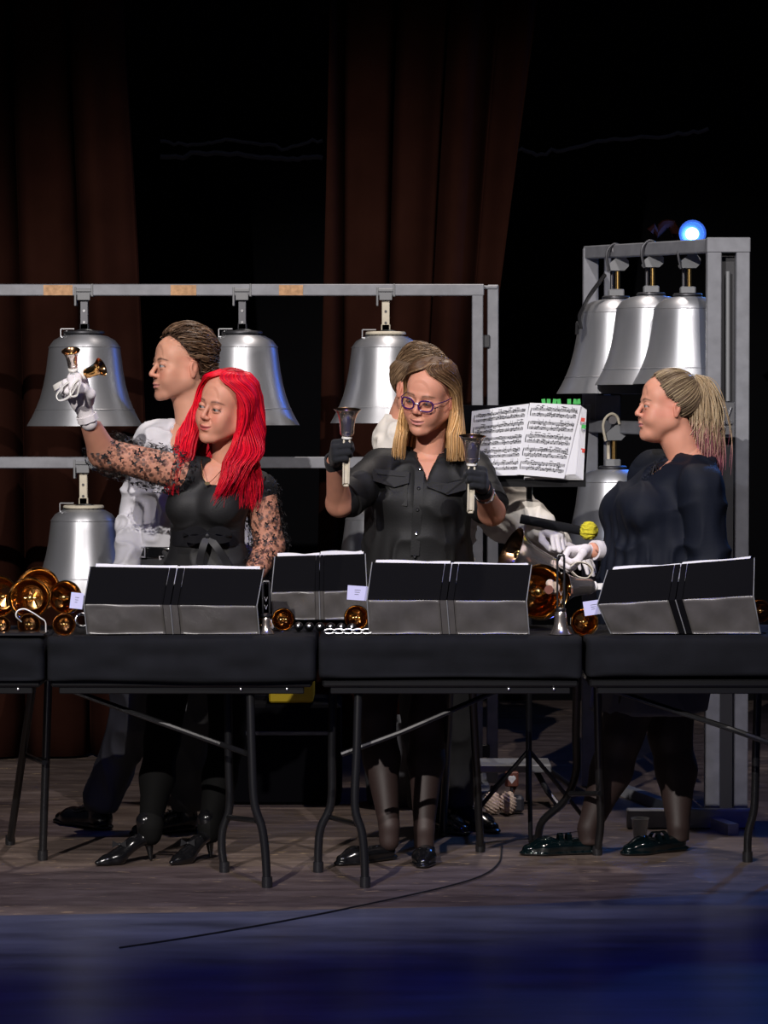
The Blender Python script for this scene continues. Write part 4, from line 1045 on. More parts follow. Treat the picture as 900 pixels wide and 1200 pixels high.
for i, (px, py, l_) in enumerate(((577, 942, 'left of the pair'), (595, 943, 'right of the pair'))):
    c = at(px, py, 10.62); c[2] = .045
    t = thing('mallet', 'fluffy beige yarn mallet head resting on the floor, ' + l_, 'mallet', c, 'pair of beige yarn mallets on the floor')
    f_ = Field(c - .06, c + .06, .004); f_.ell(c, (.032, .032, .042), 0)
    V, F = f_.mesh(lambda V, N: .004 * (vnoise(V, 220) - .5) + .003 * np.sin(V[:, 2] * 500 + V[:, 0] * 300))
    link_mesh('yarn_head', V, F, MAT['yarn_beige'], t)
    MB().tube([c + (0, .02, .0), c + (.01 + .03 * i, .30, .02)], .007, 8).build('shaft', MAT['wood_brown'], t, smooth=True)
c = at(600, 914, 10.62); st = thing('mallet_rest', 'small block with a pale heart mark standing above the beige mallets', 'block', c + (0, 0, -.04))
MB().box(c + (0, .03, 0), (.05, .03, .055), bev=.004).build('block_body', MAT['wood_brown'], st)
MB().ball(c + (-.006, .014, .005), (.009, .002, .009), 12, 8).ball(c + (.006, .014, .005), (.009, .002, .009), 12, 8).plate([c + (-.014, .013, .002), c + (.014, .013, .002), c + (0, .013, -.016)], (0, 1, 0), .002).build('heart_mark', MAT['paper'], st, smooth=True)
MB().tube([c + (0, .03, -.028), c + (0, .03, -.060)], .006, 8).box(c + (0, .03, -.092), (.09, .07, .06), bev=.01).build('block_foot', MAT['frame_dark'], st)
f = onfloor(750, 985); f[2] = 0
MB_ = MB().lathe([(0, .002), (.022, .002), (.03, .075), (.033, .078), (.031, .08), (.028, .075), (.020, .006), (0, .006)], 28, None, f)
tag(MB_.build('plastic_cup', MAT['clear_cup'], None, f, smooth=True), 'clear plastic cup standing on the floor between the feet of the woman with the ponytail', 'cup')
# ============================================================ people: shared builders
mat('tights', (.004, .004, .004), .8, spec=.1)
mat('sheer_tights', (.028, .015, .013), .6)
mat('black_dress', (.007, .007, .008), .65, bump=.2, bscale=220)
mat('black_shirt', (.0105, .0105, .0105), .6, bump=.25, bscale=200, spec=.3)
mat('navy_blouse', (.004, .006, .013), .7, bump=.2, bscale=200, spec=.2)
mat('white_shirt', (.62, .61, .65), .75, bump=.15, bscale=250)
mat('cream_shirt', (.70, .66, .60), .75, bump=.15, bscale=250)
mat('trousers', (.024, .024, .028), .75, bump=.2, bscale=260)
mat('black_trousers', (.010, .010, .011), .8)
mat('black_leather', (.005, .005, .006), .2, coat=.2)
mat('teal_patent', (.001, .004, .005), .10, coat=.5)
mat('white_glove', (.74, .70, .72), .85, bump=.5, bscale=240)
mat('black_glove', (.006, .007, .010), .9, bump=.6, bscale=240, sheen=.05)
mat('satin', (.010, .010, .012), .5, spec=.3)
mat('glasses', (.05, .012, .10), .2)
mat('lens', (.9, .9, .95), .03, tr=1)
mat('grey_skirt', (.10, .10, .115), .8)
mat('gold', (.75, .55, .3), .25, metal=1)
mat('silver', (.7, .7, .72), .2, metal=1)
mat('hair_tie', (.25, .3, .34), .5)
def sheer():
    m = mat('sheer_lace', (.006, .006, .007), .6); nt = m.node_tree; N = nt.nodes; L = nt.links; b = N['Principled BSDF']
    tc = N.new('ShaderNodeTexCoord'); vo = N.new('ShaderNodeTexVoronoi'); vo.inputs['Scale'].default_value = 62; L.new(tc.outputs['Object'], vo.inputs['Vector'])
    r = N.new('ShaderNodeMapRange'); r.inputs[1].default_value = .36; r.inputs[2].default_value = .44; r.inputs[3].default_value = .72; r.inputs[4].default_value = .10; L.new(vo.outputs['Distance'], r.inputs[0]); L.new(r.outputs[0], b.inputs['Alpha'])
sheer()
def A3(px, py, Y): return at(px, py, Y)
def body_obj(parts, parent, name='body', material='skin', skin=(.62, .285, .19)):
    V = []; F = []; Cc = []; n = 0
    for p in parts:
        v, f = p[0], p[1]; c = p[2] if len(p) > 2 else np.tile(np.array(skin), (len(v), 1)) * (.95 + .1 * vnoise(v, 50)[:, None])
        V.append(v); F.append(f + n); Cc.append(c); n += len(v)
    return link_mesh(name, np.concatenate(V), np.concatenate(F), MAT[material], parent, cols=np.concatenate(Cc))
def cloth(name, f, m, parent, folds=.004, fs=(9, 9, 4), seed=0, extra=None, sm=1):
    def disp(V, N):
        q = V * np.array(fs); a = vnoise(q, 1.0, seed) + .5 * vnoise(q, 2.3, seed + 1); rid = 1 - np.abs(2 * vnoise(q, 1.6, seed + 5) - 1) * 1.6
        d = folds * (.8 * (a - .75) + .9 * np.clip(rid, 0, 1) ** 2)
        return d + (extra(V, N) if extra is not None else 0)
    V, F = f.mesh(disp); V = smooth_mesh(V, F, sm, .4)
    return link_mesh(name, V, F, MAT[m] if isinstance(m, str) else m, parent)
def hand_mesh(c, M, curl=(75, 95, 60), thumb=None, th=0.0, sc=1.0, h=.0028, wristlen=.03, spread=0.0, relax=None):
    """c wrist; M columns x(thumb side) y(back of hand) z(fingers)"""
    M = np.asarray(M, float)
    f = Field((-.065, -.10, -.04 - wristlen), (.085, .045, .20), h)
    f.cone((0, 0, -wristlen - .01), (0, 0, .02), .024, .025, .0, flat=(0, 1, 0), ff=1.25)
    f.ell((0, 0, .055), (.036, .0145, .046), .02)
    fx = [(.029, .090, (.040, .025, .020), .0092), (.010, .095, (.045, .028, .021), .0096), (-.010, .091, (.042, .026, .020), .0092), (-.027, .082, (.033, .020, .018), .0080)]
    for i, (x, z, ln, r) in enumerate(fx):
        r += th; f.cone((x * .5, 0, .02), (x, .001, z - .004), .014, r + .001, .012)
        p = np.array((x, 0, z)); ang = 0; P = [p]; cu = curl[i] if hasattr(curl[0], '__len__') else curl
        sx = spread * (1.5 - i) * .12
        for k in range(3):
            ang += R(cu[k]); p = p + ln[k] * np.array((sx * math.cos(ang), -math.sin(ang), math.cos(ang))); P.append(p)
        f.chain(P, [r, r * .97, r * .9, r * .78], .0035)
    T = thumb or [(.024, -.006, .028), (.040, -.030, .050), (.028, -.048, .072), (.008, -.052, .084)]
    f.chain([np.array(t) for t in T], [.016 + th, .0125 + th, .0108 + th, .0092 + th], .008)
    V, F = f.mesh(); V = smooth_mesh(V, F, 1, .3)
    if np.linalg.det(M) < 0: F = F[:, ::-1]
    return V * sc @ M.T + np.array(c), F
def MX(x, y, z):
    M = np.array([x, y, z], float).T; return M / np.linalg.norm(M, axis=0)
RELAX = (22, 30, 18); RT = [(.022, -.004, .026), (.042, -.018, .052), (.046, -.028, .078), (.042, -.036, .098)]
def shoe(parent, heel, toe, ank, m, style='flat', hh=.0, w=.036, name='shoe'):
    heel = np.array(heel, float); toe = np.array(toe, float); d = toe - heel; d[2] = 0; L = np.linalg.norm(d); d /= L; s = np.array((-d[1], d[0], 0)); up = np.array((0, 0, 1.))
    lo = np.minimum(heel, toe) - .07; hi = np.maximum(heel, toe) + .07; lo[2] = -.006; hi[2] = .17 + hh
    f = Field(lo, hi, .0035)
    P = lambda t, y, z: heel + d * L * t + s * y + up * z
    if style == 'heel':
        f.chain([P(.10, 0, hh + .022), P(.35, 0, hh * .75 + .02), P(.66, 0, .022), P(.84, 0, .017), P(1.0, 0, .012)], [.026, .025, .031, .022, .010], .012, flat=up, ff=1.2)
        f.cone(P(.06, 0, hh + .01), P(.02, 0, .004), .017, .0055, .010)
        f.cone(P(.08, 0, hh + .03), P(.12, 0, hh + .075), .030, .032, .012)
    else:
        f.chain([P(.10, 0, .030), P(.40, 0, .030), P(.70, 0, .027), P(.93, 0, .019)], [w * .82, w * .82, w * 1.08, w * .62], .014, flat=up, ff=1.25)
        f.chain([P(.05, 0, .010), P(.45, 0, .008), P(.72, 0, .008), P(.96, 0, .008)], [w * .8, w * .8, w * 1.12, w * .7], .004, flat=up, ff=3.0)
        if style == 'man':
            f.chain([P(.12, 0, .045), P(.14, 0, .085)], [w * .95, w * .95], .02); f.cone(P(.30, 0, .055), P(.62, 0, .035), w * .7, w * .6, .02)
            f.ell(P(.10, 0, .008), (.036, .036, .014), .002)
        else:
            f.ell(P(.45, 0, .075), (.036, .036, .030), .010, op='-') if style == 'open' else None
    f.plane((0, 0, .002), (0, 0, -1))
    V, F = f.mesh(); V = smooth_mesh(V, F, 1, .4)
    o = link_mesh(name, V, F, MAT[m], parent)
    return o, P
# ============================================================ 1: red-haired woman
def person_red():
    Y = 9.76; g = np.array((A3(235, 700, Y)[0], Y, 0))
    p = thing('person', 'woman with long bright red hair, sheer butterfly sleeves and white glove raising two bells', 'person', g)
    hp = dict(smile=.9, lid=.45, skin=(.62, .285, .19), fw=.93, jw=.92, lip=(.46, .10, .09), brow=(.09, .035, .025), iris=(.12, .14, .12), look=(-.1, -1, -.15), scale=1.0)
    hc = A3(263, 478, Y - .06); M = hmat(36, 10, 14)
    nb = A3(266, 552, Y + .0)
    V, F, cl = head_mesh(hc, M, [hc + M @ np.array((0, .025, -.06)), hc + M @ np.array((0, .03, -.10)), nb], [.047, .046, .052], hp)
    eyeballs(hc, M, hp, p)
    sh_l = A3(218, 556, Y - .05); sh_r = A3(303, 574, Y + .03)           # image left / right shoulders
    el_l = A3(121, 531, Y - .10); wr_l = A3(100, 484, Y - .24)
    el_r = A3(316, 640, Y + .02); wr_r = A3(287, 690, Y - .14)
    yaw = R(-18)
    f = Field((el_l[0] - .09, Y - .34, .0), (el_r[0] + .12, Y + .22, hc[2] - .04), .006)
    z = lambda py: A3(0, py, Y)[2]; x = lambda px: A3(px, 600, Y)[0]
    secs = [(z(735), x(238), Y + .02, .158, .115), (z(690), x(240), Y + .02, .160, .118), (z(655), x(242), Y + .01, .128, .095), (z(628), x(243), Y, .112, .086), (z(600), x(244), Y, .128, .098), (z(578), x(250), Y, .138, .098), (z(560), x(256), Y, .130, .080), (z(549), x(262), Y, .085, .060)]
    T = Field(f.lo, f.lo + f.h * (f.n - 1), f.h)
    T.loft(secs, .02, yaw=yaw)
    fd = np.array((math.sin(R(-18)), -math.cos(R(-18)), 0)); sd = np.array((math.cos(R(-18)), math.sin(R(-18)), 0)); bc = np.array((x(247), Y, z(592)))
    for s in (-1, 1): T.ell(bc + fd * .075 + sd * s * .060, (.058, .050, .056), .035)
    for q in (sh_l, sh_r): T.cone(np.array((x(262), Y, z(553))), q, .040, .050, .03)
    f.d = T.d.copy()
    f.chain([sh_l, el_l, wr_l], [.062, .050, .027], .02); f.chain([sh_r, el_r, wr_r], [.058, .050, .028], .02)
    f.cone(nb + (0, .0, .03), nb + (0, .01, -.06), .046, .07, .03)
    # legs
    hipL, kL, aL = A3(205, 735, Y), A3(190, 868, Y - .10), A3(176, 968, 9.50); hipR, kR, aR = A3(268, 735, Y + .04), A3(266, 868, Y - .06), A3(246, 966, 9.56)
    for h_, k_, a_ in ((hipL, kL, aL), (hipR, kR, aR)): f.chain([h_, k_, k_ * .55 + a_ * .45 + (0, .015, 0), a_], [.085, .052, .050, .030], .03)
    Vb, Fb = f.mesh()
    # skin inside the sleeves stays skin; legs are covered by tights
    mats_c = np.tile(np.array(hp['skin']), (len(Vb), 1)) * (.93 + .12 * vnoise(Vb, 45)[:, None])
    tat = (np.linalg.norm(Vb - (el_l + (.008, -.03, .035)), axis=1) < .022) & (vnoise(Vb, 160) > .5); mats_c[tat] *= .3
    hV, hF = hand_mesh(wr_r + (-.01, -.005, -.01), MX((-.3, -.9, .3), (.25, .2, .95), (-.9, -.35, -.1)), RELAX, RT)
    body_obj([(V, F, cl), (Vb, Fb, mats_c), (hV, hF)], p, skin=hp['skin'])
    lg = Field((hipL[0] - .15, 9.30, .05), (hipR[0] + .16, Y + .22, z(720)), .007)
    for h_, k_, a_ in ((hipL, kL, aL), (hipR, kR, aR)): lg.chain([h_, k_, k_ * .55 + a_ * .45 + (0, .015, 0), a_, a_ + (0, 0, -.03)], [.091, .057, .055, .036, .036], .03)
    cloth('tights', lg, 'tights', p, .001)
    # dress: offset of the torso, scoop neck, skirt below the belt
    D = T.copy(); D.d = D.d - .009
    for q, e in ((sh_l, el_l), (sh_r, el_r)): D.cone(q, q * .94 + e * .06, .056, .054, .02)
    D.loft([(z(790), x(236), Y + .02, .165, .125), (z(735), x(238), Y + .02, .172, .13), (z(690), x(240), Y + .02, .168, .125), (z(640), x(243), Y, .122, .095)], .02, yaw=yaw)
    sc_ = nb + fd * .07 + (0, 0, -.005)
    D.ell(sc_, (.062, .075, .050), .006, op='-'); D.ell(nb + (0, 0, .03), (.066, .066, .05), .006, op='-')
    cloth('black_dress', D, 'black_dress', p, .006, (7, 7, 10), 4)
    # sheer sleeves
    for nm, pts, rs in (('sleeve', [sh_l * .9 + el_l * .1, el_l * .9 + sh_l * .1, el_l + (.004, 0, -.005), el_l * .80 + wr_l * .20], [.078, .070, .058, .046]), ('sleeve', [sh_r * .95 + el_r * .05, el_r, el_r * .1 + wr_r * .9], [.066, .060, .040])):
        S = Field(np.min(pts, 0) - .1, np.max(pts, 0) + .1, .005); S.chain(pts, rs, .02); I = S.copy(); 
        nrm = (pts[-1] - pts[-2]); S.plane(pts[-1], nrm)
        o = cloth(nm, S, 'sheer_lace', p, .007, (11, 11, 11), 9)
        me = o.data; n = len(me.vertices); co = np.zeros(n * 3); me.vertices.foreach_get('co', co); co = co.reshape(-1, 3) + ROOTLOC[o.name]; no = np.zeros(n * 3); me.vertex_normals.foreach_get('vector', no); no = no.reshape(-1, 3)
        rg = np.random.default_rng(5); b = MB(); k = 0
        chosen = []
        for i in rg.permutation(n):
            if any(np.sum((co[i] - co[j]) ** 2) < .0165 ** 2 for j in chosen[-260:]): continue
            chosen.append(i)
            if len(chosen) > 130: break
        for i in chosen:
            fr = frame(no[i], rg.normal(size=3)); q = co[i] + no[i] * .0035; w = rg.uniform(.0075, .0115)
            pl = [(0, .2), (.9, 1.0), (1.15, .4), (.55, 0), (.85, -.7), (.3, -.6), (0, -.3), (-.3, -.6), (-.85, -.7), (-.55, 0), (-1.15, .4), (-.9, 1.0)]
            b.add([q + fr[:, 0] * u * w + fr[:, 1] * v * w + no[i] * abs(u) * .0035 for u, v in pl], [tuple(range(6)) + (6,), (6, 7, 8, 9, 10, 11, 0)][0:2])
        bo = b.build('butterfly_motif', MAT['satin'], o); bo['kind'] = 'stuff'
    # belt, bow
    Bt = Field((x(195), Y - .2, z(648)), (x(295), Y + .2, z(612)), .004); Bt.loft([(z(640), x(243), Y, .130, .104), (z(620), x(243), Y, .130, .104)], 0, yaw=yaw)
    V_, F_ = Bt.mesh(); bt = link_mesh('sash_belt', V_, F_, MAT['satin'], p)
    bw = A3(243, 628, Y - .125); b = MB()
    for s in (-1, 1):
        P = [bw + np.array((s * q[0], q[1], q[2])) for q in ((0, 0, 0), (.03, -.015, .02), (.065, -.012, .014), (.07, -.008, -.006), (.04, -.015, -.012), (0, -.004, -.002))]
        b.ribbon(catmull(P, 5), (0, -.3, 1), .026, .004)
        P = [bw + np.array(q) for q in ((0, -.004, 0), (s * .025 + .01, -.02, -.04), (s * .045 + .02, -.015, -.09), (s * .05 + .03, -.012, -.14))]
        b.ribbon(catmull(P, 5), (1, 0, .3 * s), .024, .003)
    b.ball(bw, (.014, .012, .014), 12, 8); b.build('bow', MAT['satin'], bt, smooth=True)
    # necklace
    n0, n1, n2 = A3(236, 545, Y - .10), A3(243, 566, Y - .125), A3(262, 548, Y - .09)
    nk = MB().tube(catmull([n0 + (0, .03, .02), n0, n1, n2, n2 + (.01, .04, .02)], 6), .0011, 5); nk.build('necklace', MAT['gold'], p, smooth=True)
    MB().plate([n1 + q for q in ((-.010, -.004, 0), (-.004, -.004, .004), (.004, -.004, .004), (.010, -.004, 0), (.005, -.004, -.007), (-.005, -.004, -.007))], (0, 1, 0), .003).build('pendant', MAT['gold'], p)
    # gloved hand and bells
    z_ = (wr_l - el_l) * .3 + np.array((-.25, -.03, .8)) * .1; z_ /= np.linalg.norm(z_); xx = np.array((.92, -.25, .25)); xx -= z_ * xx.dot(z_); xx /= np.linalg.norm(xx); yy = np.cross(z_, xx)
    Mh = MX(xx, yy, z_)
    V_, F_ = hand_mesh(wr_l + z_ * .010, Mh, ((55, 80, 45), (62, 85, 50), (68, 85, 50), (72, 85, 50)), [(.024, -.006, .028), (.044, -.026, .052), (.036, -.040, .078), (.020, -.046, .094)], .0015, sc=1.16)
    gl = link_mesh('white_glove', V_, F_, MAT['white_glove'], p)
    c = wr_l + z_ * -.018; b = MB()
    P = [c + (xx * math.cos(a) * .033 + yy * math.sin(a) * .026) * (1 + .06 * math.sin(a * 7)) for a in np.linspace(0, 6.283, 33)[:-1]]
    b.ribbon(P, z_, .022, .004, close=True); b.build('glove_cuff', MAT['white_glove'], gl, smooth=True)
    # shoes with bows
    for (ax, tx, nm) in ((aL, (128, 1014), 'black high-heeled shoe'), (aR, (216, 1012), 'x')):
        t = onfloor(*tx); h_ = np.array((ax[0] + .005, ax[1] + .01, 0)); t = h_ + (t - h_) / np.linalg.norm(t - h_) * .205
        o, P_ = shoe(p, h_, t, ax, 'black_leather', 'heel', .060)
        q = P_(.60, 0, .066); b = MB()
        for s in (-1, 1): b.plate([q, q + (s * .022, -.006, .014), q + (s * .024, -.008, -.010)], (0, -1, .3), .003)
        b.ball(q, .006, 10, 6); b.build('shoe_bow', MAT['satin'], o)
    # hair
    def opn(zz): return np.interp(zz, [-.30, -.17, -.12, -.07, -.02, .03, .065, .09, .108, .118], [.45, .50, .80, 1.02, 1.10, 1.08, .92, .62, .2, .0])
    prof = [(.129, .012, .012, .012), (.127, .055, .058, .05), (.102, .092, .104, .09), (.055, .112, .112, .105), (-.02, .122, .108, .112), (-.09, .138, .112, .115), (-.15, .158, .128, .115), (-.23, .176, .142, .112), (-.325, .168, .138, .10)]
    n = 3200; Pp = curtain_hair(n, prof, opn, .020, .017, 2, m=30, layers=.045, tipvar=.30)
    Mr = hmat(22, 2, 12)
    # below the jaw the hair hangs straight down rather than following the head tilt
    W1 = Pp @ M.T + hc; W2 = Pp @ Mr.T + hc; w = sstep(.0, -.12, Pp[..., 2])[..., None]; W = W1 * (1 - w) + W2 * w
    col = hcol((.72, .006, .022), n, .3, (.50, .004, .03), .3)
    hr = strands(W, .0021, col, 'red_hair', MAT['hair'], p)
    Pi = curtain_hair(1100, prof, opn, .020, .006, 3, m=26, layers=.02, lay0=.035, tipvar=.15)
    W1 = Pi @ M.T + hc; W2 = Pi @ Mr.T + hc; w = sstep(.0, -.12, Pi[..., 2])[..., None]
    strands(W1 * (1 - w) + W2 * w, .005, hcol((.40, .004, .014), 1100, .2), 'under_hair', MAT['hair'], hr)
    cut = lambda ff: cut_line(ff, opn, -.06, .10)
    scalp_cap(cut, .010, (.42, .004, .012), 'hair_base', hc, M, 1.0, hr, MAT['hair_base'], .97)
    return wr_l, z_, xx, yy, Mh, hc
wr, z_, xx, yy, Mh, hc1 = person_red()
gc = wr + Mh @ np.array((0, -.034, .095))
bg = 'pair of handbells raised in the white glove'
m1 = at(83, 411, gc[1] - .02); a1 = np.array((-.06, -.45, .9)); a1 /= np.linalg.norm(a1)
handbell(m1, a1, .031, 'handbell opening upward in the raised white glove, left of the two', bg, mat_='gold_chrome', hl=.115, hw=.045)
m2 = at(119, 430, gc[1] - .03); a2 = np.array((.88, -.35, .38)); a2 /= np.linalg.norm(a2)
handbell(m2, a2, .032, 'handbell pointing to the right in the raised white glove, right of the two', bg, mat_='bronze', hl=.115, hw=.045)
for i, (pts, lb) in enumerate((([(88, 446), (78, 449), (70, 457), (66, 464), (70, 469), (79, 466), (86, 458), (90, 450)], 'white loop handle hanging left of the white glove'), ([(92, 444), (86, 450), (82, 459), (84, 464), (90, 463), (92, 455), (94, 448)], 'white loop handle over the fingers of the white glove'))):
    P = catmull([at(x, y, gc[1] - .035 - .012 * i - .004 * j) for j, (x, y) in enumerate(pts)], 4)
    tag(MB().ribbon(P, (.25, -1, -.2), .016, .003).build('bell_strap', MAT['white_plastic'], None, P[0], smooth=True), lb, 'strap')
# ============================================================ 2: man in the white shirt
def trousers_legs(f, hip, kn, an, r=(.098, .078, .066, .062), k=.02):
    f.chain([hip, kn, kn * .4 + an * .6, an], list(r), k)
def collar(parent, c, fd, m, sz=.062, h=.040, openx=.5, drop=.05, tip=.06):
    """shirt collar: stand band round the neck, two leaf points; c = neck base, fd facing"""
    sd = np.array((-fd[1], fd[0], 0)); b = MB()
    for s in (-1, 1):
        P = []; W = []
        for t in np.linspace(0, 1, 12):
            a = math.pi - (math.pi - openx) * t
            q = c + (fd * math.cos(a) + sd * s * math.sin(a)) * (sz + .008 * t) + np.array((0, 0, .020 - .03 * t ** 2)); P.append(q); W.append(h * (1 + .55 * t ** 3))
        tip_ = P[-1] + fd * .012 + np.array((0, 0, -drop)) + sd * s * .012
        V = []
        for i, q in enumerate(P):
            t = i / 11; o = (q - c) * (1, 1, 0); o /= np.linalg.norm(o); V += [q + (0, 0, h * .45), q + o * .016 + (0, 0, -h * .45 * (1 - .0 * t)) + (tip_ - P[-1]) * t ** 3 * .8, ]
        n = len(P); V2 = [v + np.array((0, 0, 0)) for v in V]; o_ = [((v - c) * (1, 1, 0)) for v in V]; V3 = [v - (o / np.linalg.norm(o)) * .003 for v, o in zip(V, o_)]
        F = []
        for i in range(n - 1):
            F += [[2 * i, 2 * i + 2, 2 * i + 3, 2 * i + 1], [2 * n + 2 * i + 1, 2 * n + 2 * i + 3, 2 * n + 2 * i + 2, 2 * n + 2 * i], [2 * i, 2 * n + 2 * i, 2 * n + 2 * i + 2, 2 * i + 2], [2 * i + 1, 2 * i + 3, 2 * n + 2 * i + 3, 2 * n + 2 * i + 1]]
        F += [[2 * n - 2, 4 * n - 2, 4 * n - 1, 2 * n - 1], [0, 1, 2 * n + 1, 2 * n]]
        b.add(V2 + V3, F)
    return b.build('collar', MAT[m], parent, smooth=True, auto=60)
def person_man():
    Y = 10.16; p = thing('person', 'young man with brown hair tied back, in white shirt and dark trousers, looking left', 'person', (X(195, Y), Y, 0))
    hp = dict(ear=1.15, skin=(.62, .31, .21), nose=1.35, stubble=.55, lid=.25, jw=1.02, fw=.98, brow=(.07, .035, .02), scale=1.01, look=(0, -1, 0), lip=(.50, .20, .18), browk=1.0)
    hc = A3(211, 430, Y); M = hmat(64, 0, 0)
    nb = A3(226, 502, Y + .01)
    V, F, cl = head_mesh(hc, M, [hc + M @ np.array((0, .03, -.06)), hc + M @ np.array((0, .035, -.11)), nb], [.055, .055, .060], hp); eyeballs(hc, M, hp, p)
    z = lambda py: A3(0, py, Y)[2]; x = lambda px: A3(px, 600, Y)[0]; yaw = R(-38); fd = np.array((math.sin(yaw), -math.cos(yaw), 0)); sd = np.array((math.cos(yaw), math.sin(yaw), 0))
    shL = A3(182, 520, Y + .03); shR = A3(262, 518, Y + .06); elL = A3(160, 600, Y + .06); wrL = A3(148, 672, Y - .06); elR = A3(282, 600, Y + .10); wrR = A3(280, 680, Y + .02)
    f = Field((x(40), Y - .30, .0), (x(310), Y + .35, hc[2] - .05), .0065); T = Field(f.lo, f.lo + f.h * (f.n - 1), f.h)
    T.loft([(z(760), x(190), Y + .06, .155, .12), (z(690), x(192), Y + .06, .165, .125), (z(645), x(194), Y + .05, .135, .105), (z(600), x(202), Y + .04, .145, .108), (z(550), x(212), Y + .03, .165, .115), (z(520), x(222), Y + .03, .160, .10), (z(503), x(226), Y + .02, .09, .07)], .02, yaw=yaw)
    for q in (shL, shR): T.cone(np.array((x(226), Y + .02, z(508))), q, .045, .055, .03)
    f.d = T.d.copy(); f.chain([shL, elL, wrL], [.055, .042, .030], .02); f.chain([shR, elR, wrR], [.055, .042, .030], .02); f.cone(nb + (0, 0, .02), nb + (0, .02, -.06), .055, .08, .03)
    hL, kL, aL = A3(172, 740, Y + .02), A3(153, 850, Y + .02), A3(118, 938, Y + .05); hR, kR, aR = A3(212, 740, Y + .12), A3(222, 852, Y + .08), A3(220, 940, Y + .04)
    for h_, k_, a_ in ((hL, kL, aL), (hR, kR, aR)): f.chain([h_, k_, a_], [.08, .055, .038], .03)
    Vb, Fb = f.mesh(); hv1 = hand_mesh(wrL, MX((-.6, -.8, 0), (-.8, .6, .1), (-.05, -.1, -1)), RELAX, RT); hv2 = hand_mesh(wrR, MX((-.6, -.8, 0), (.8, -.6, .1), (-.05, -.1, -1)), RELAX, RT)
    body_obj([(V, F, cl), (Vb, Fb), hv1, hv2], p, skin=hp['skin'])
    S = T.copy(); S.d = S.d - .010
    S.chain([shL, elL, wrL + (wrL - elL) * -.05], [.070, .060, .046], .02); S.chain([shR, elR, wrR], [.070, .060, .046], .02)
    S.plane((0, 0, z(652)), (0, 0, -1)); 
    S.d = np.maximum(S.d, -9) 
    # V opening
    for t in np.linspace(0, 1, 5): S.ell(nb + fd * (.075 + .02 * t) + (0, 0, .02 - .085 * t), (.045 * (1 - .85 * t), .05, .03), .004, op='-')
    S.ell(nb + (0, 0, .035), (.070, .070, .05), .004, op='-')
    # lower arms fall below the waist: add again after the hem cut
    S2 = Field(S.lo, S.lo + S.h * (S.n - 1), S.h); S2.chain([elL, wrL], [.060, .042], .0); S2.chain([elR, wrR], [.060, .042], .0); S.d = smin(S.d, S2.d, .01)
    cloth('white_shirt', S, 'white_shirt', p, .017, (11, 11, 14), 12)
    collar(p, nb + (0, 0, .0), fd, 'white_shirt', .066, .042, .45, .05)
    TR = Field((x(60), Y - .3, .03), (x(270), Y + .4, z(640)), .0065)
    TR.loft([(z(760), x(190), Y + .06, .175, .135), (z(700), x(192), Y + .06, .178, .137), (z(644), x(194), Y + .05, .152, .122)], .02, yaw=yaw)
    trousers_legs(TR, hL, kL, aL); trousers_legs(TR, hR, kR, aR); TR.plane((0, 0, z(643)), (0, 0, 1)); TR.plane((0, 0, .075), (0, 0, -1))
    cloth('trousers', TR, 'trousers', p, .012, (9, 9, 5), 3)
    Bt = Field((x(130), Y - .2, z(662)), (x(260), Y + .3, z(628)), .004); Bt.loft([(z(653), x(194), Y + .05, .160, .130), (z(640), x(194), Y + .05, .160, .130)], 0, yaw=yaw)
    V_, F_ = Bt.mesh(); bt = link_mesh('belt', V_, F_, MAT['black_leather'], p)
    c = np.array((x(194), Y + .05, z(646))) + fd * .1345; Mb = MX(sd, fd, (0, 0, 1))
    b = MB()
    for s in (-1, 1): b.box(c + sd * s * .021, (.005, .006, .038), Mb).box(c + np.array((0, 0, s * .017)), (.046, .006, .005), Mb)
    b.build('belt_buckle', MAT['silver'], bt)
    for i in range(6):
        q = nb + fd * (.088 + .004 * min(i, 3)) + np.array((0, 0, -.09 - .055 * i)); MB().lathe([(0, -.001), (.005, -.001), (.005, .002), (0, .002)], 12, frame(fd), q + fd * .014).build('shirt_button', MAT['paper'], p, smooth=True)
    for a_, t_px in ((aL, (62, 952)), (aR, (196, 966))):
        h_ = np.array((a_[0] + .02, a_[1] + .02, 0)); t = onfloor(t_px[0], t_px[1] + 10); t = h_ + (t - h_) / np.linalg.norm(t - h_) * (.285 if a_ is aL else .24)
        o, P_ = shoe(p, h_, t, a_, 'black_leather', 'man', w=.042)
        lc = MB()
        for k in range(4): lc.tube([P_(.40 + .06 * k, -.018, .080 - .008 * k), P_(.43 + .06 * k, .018, .080 - .008 * k)], .0022, 6)
        lc.build('shoelaces', MAT['black_trousers'], o, smooth=True)
    # hair: swept back, small twist at the temple
    F0 = lambda v: on_scalp(v)
    n = 2400; dr = dirs(n, F0); back = np.tile(np.array((0, .96, -.15)), (n, 1)) + rng.normal(size=(n, 3)) * .12
    ang = .30 + .35 * rng.random(n); t = np.linspace(0, 1, 12)
    tgt = slerp(dr, back, np.array([0, .5]))[:, 1]; full = slerp(dr, tgt, t); lift = .007 + .014 * rng.random(n)[:, None] * np.sin(np.pi * t)[None] ** .7 + .010 * rng.random(n)[:, None]
    top = (dr[:, 2] > .3)[:, None] * .006; Pp = ellp(full, (lift + top) * 1.0)
    Pp += .004 * np.sin(t * 9 + rng.random(n)[:, None] * 6)[..., None] * rng.normal(size=(n, 1, 3)) * .6
    hr = strands(Pp * hp['scale'] @ M.T + hc, .0016, hcol((.075, .040, .022), n, .4, (.20, .12, .07), .25), 'brown_hair', MAT['hair'], p)
    cut = lambda ff: cut_line(ff, hairline)
    scalp_cap(cut, .004, (.055, .030, .018), 'hair_base', hc, M, hp['scale'], hr, MAT['hair_base'])
    # nape curls and the braid over the near temple
    P = []; 
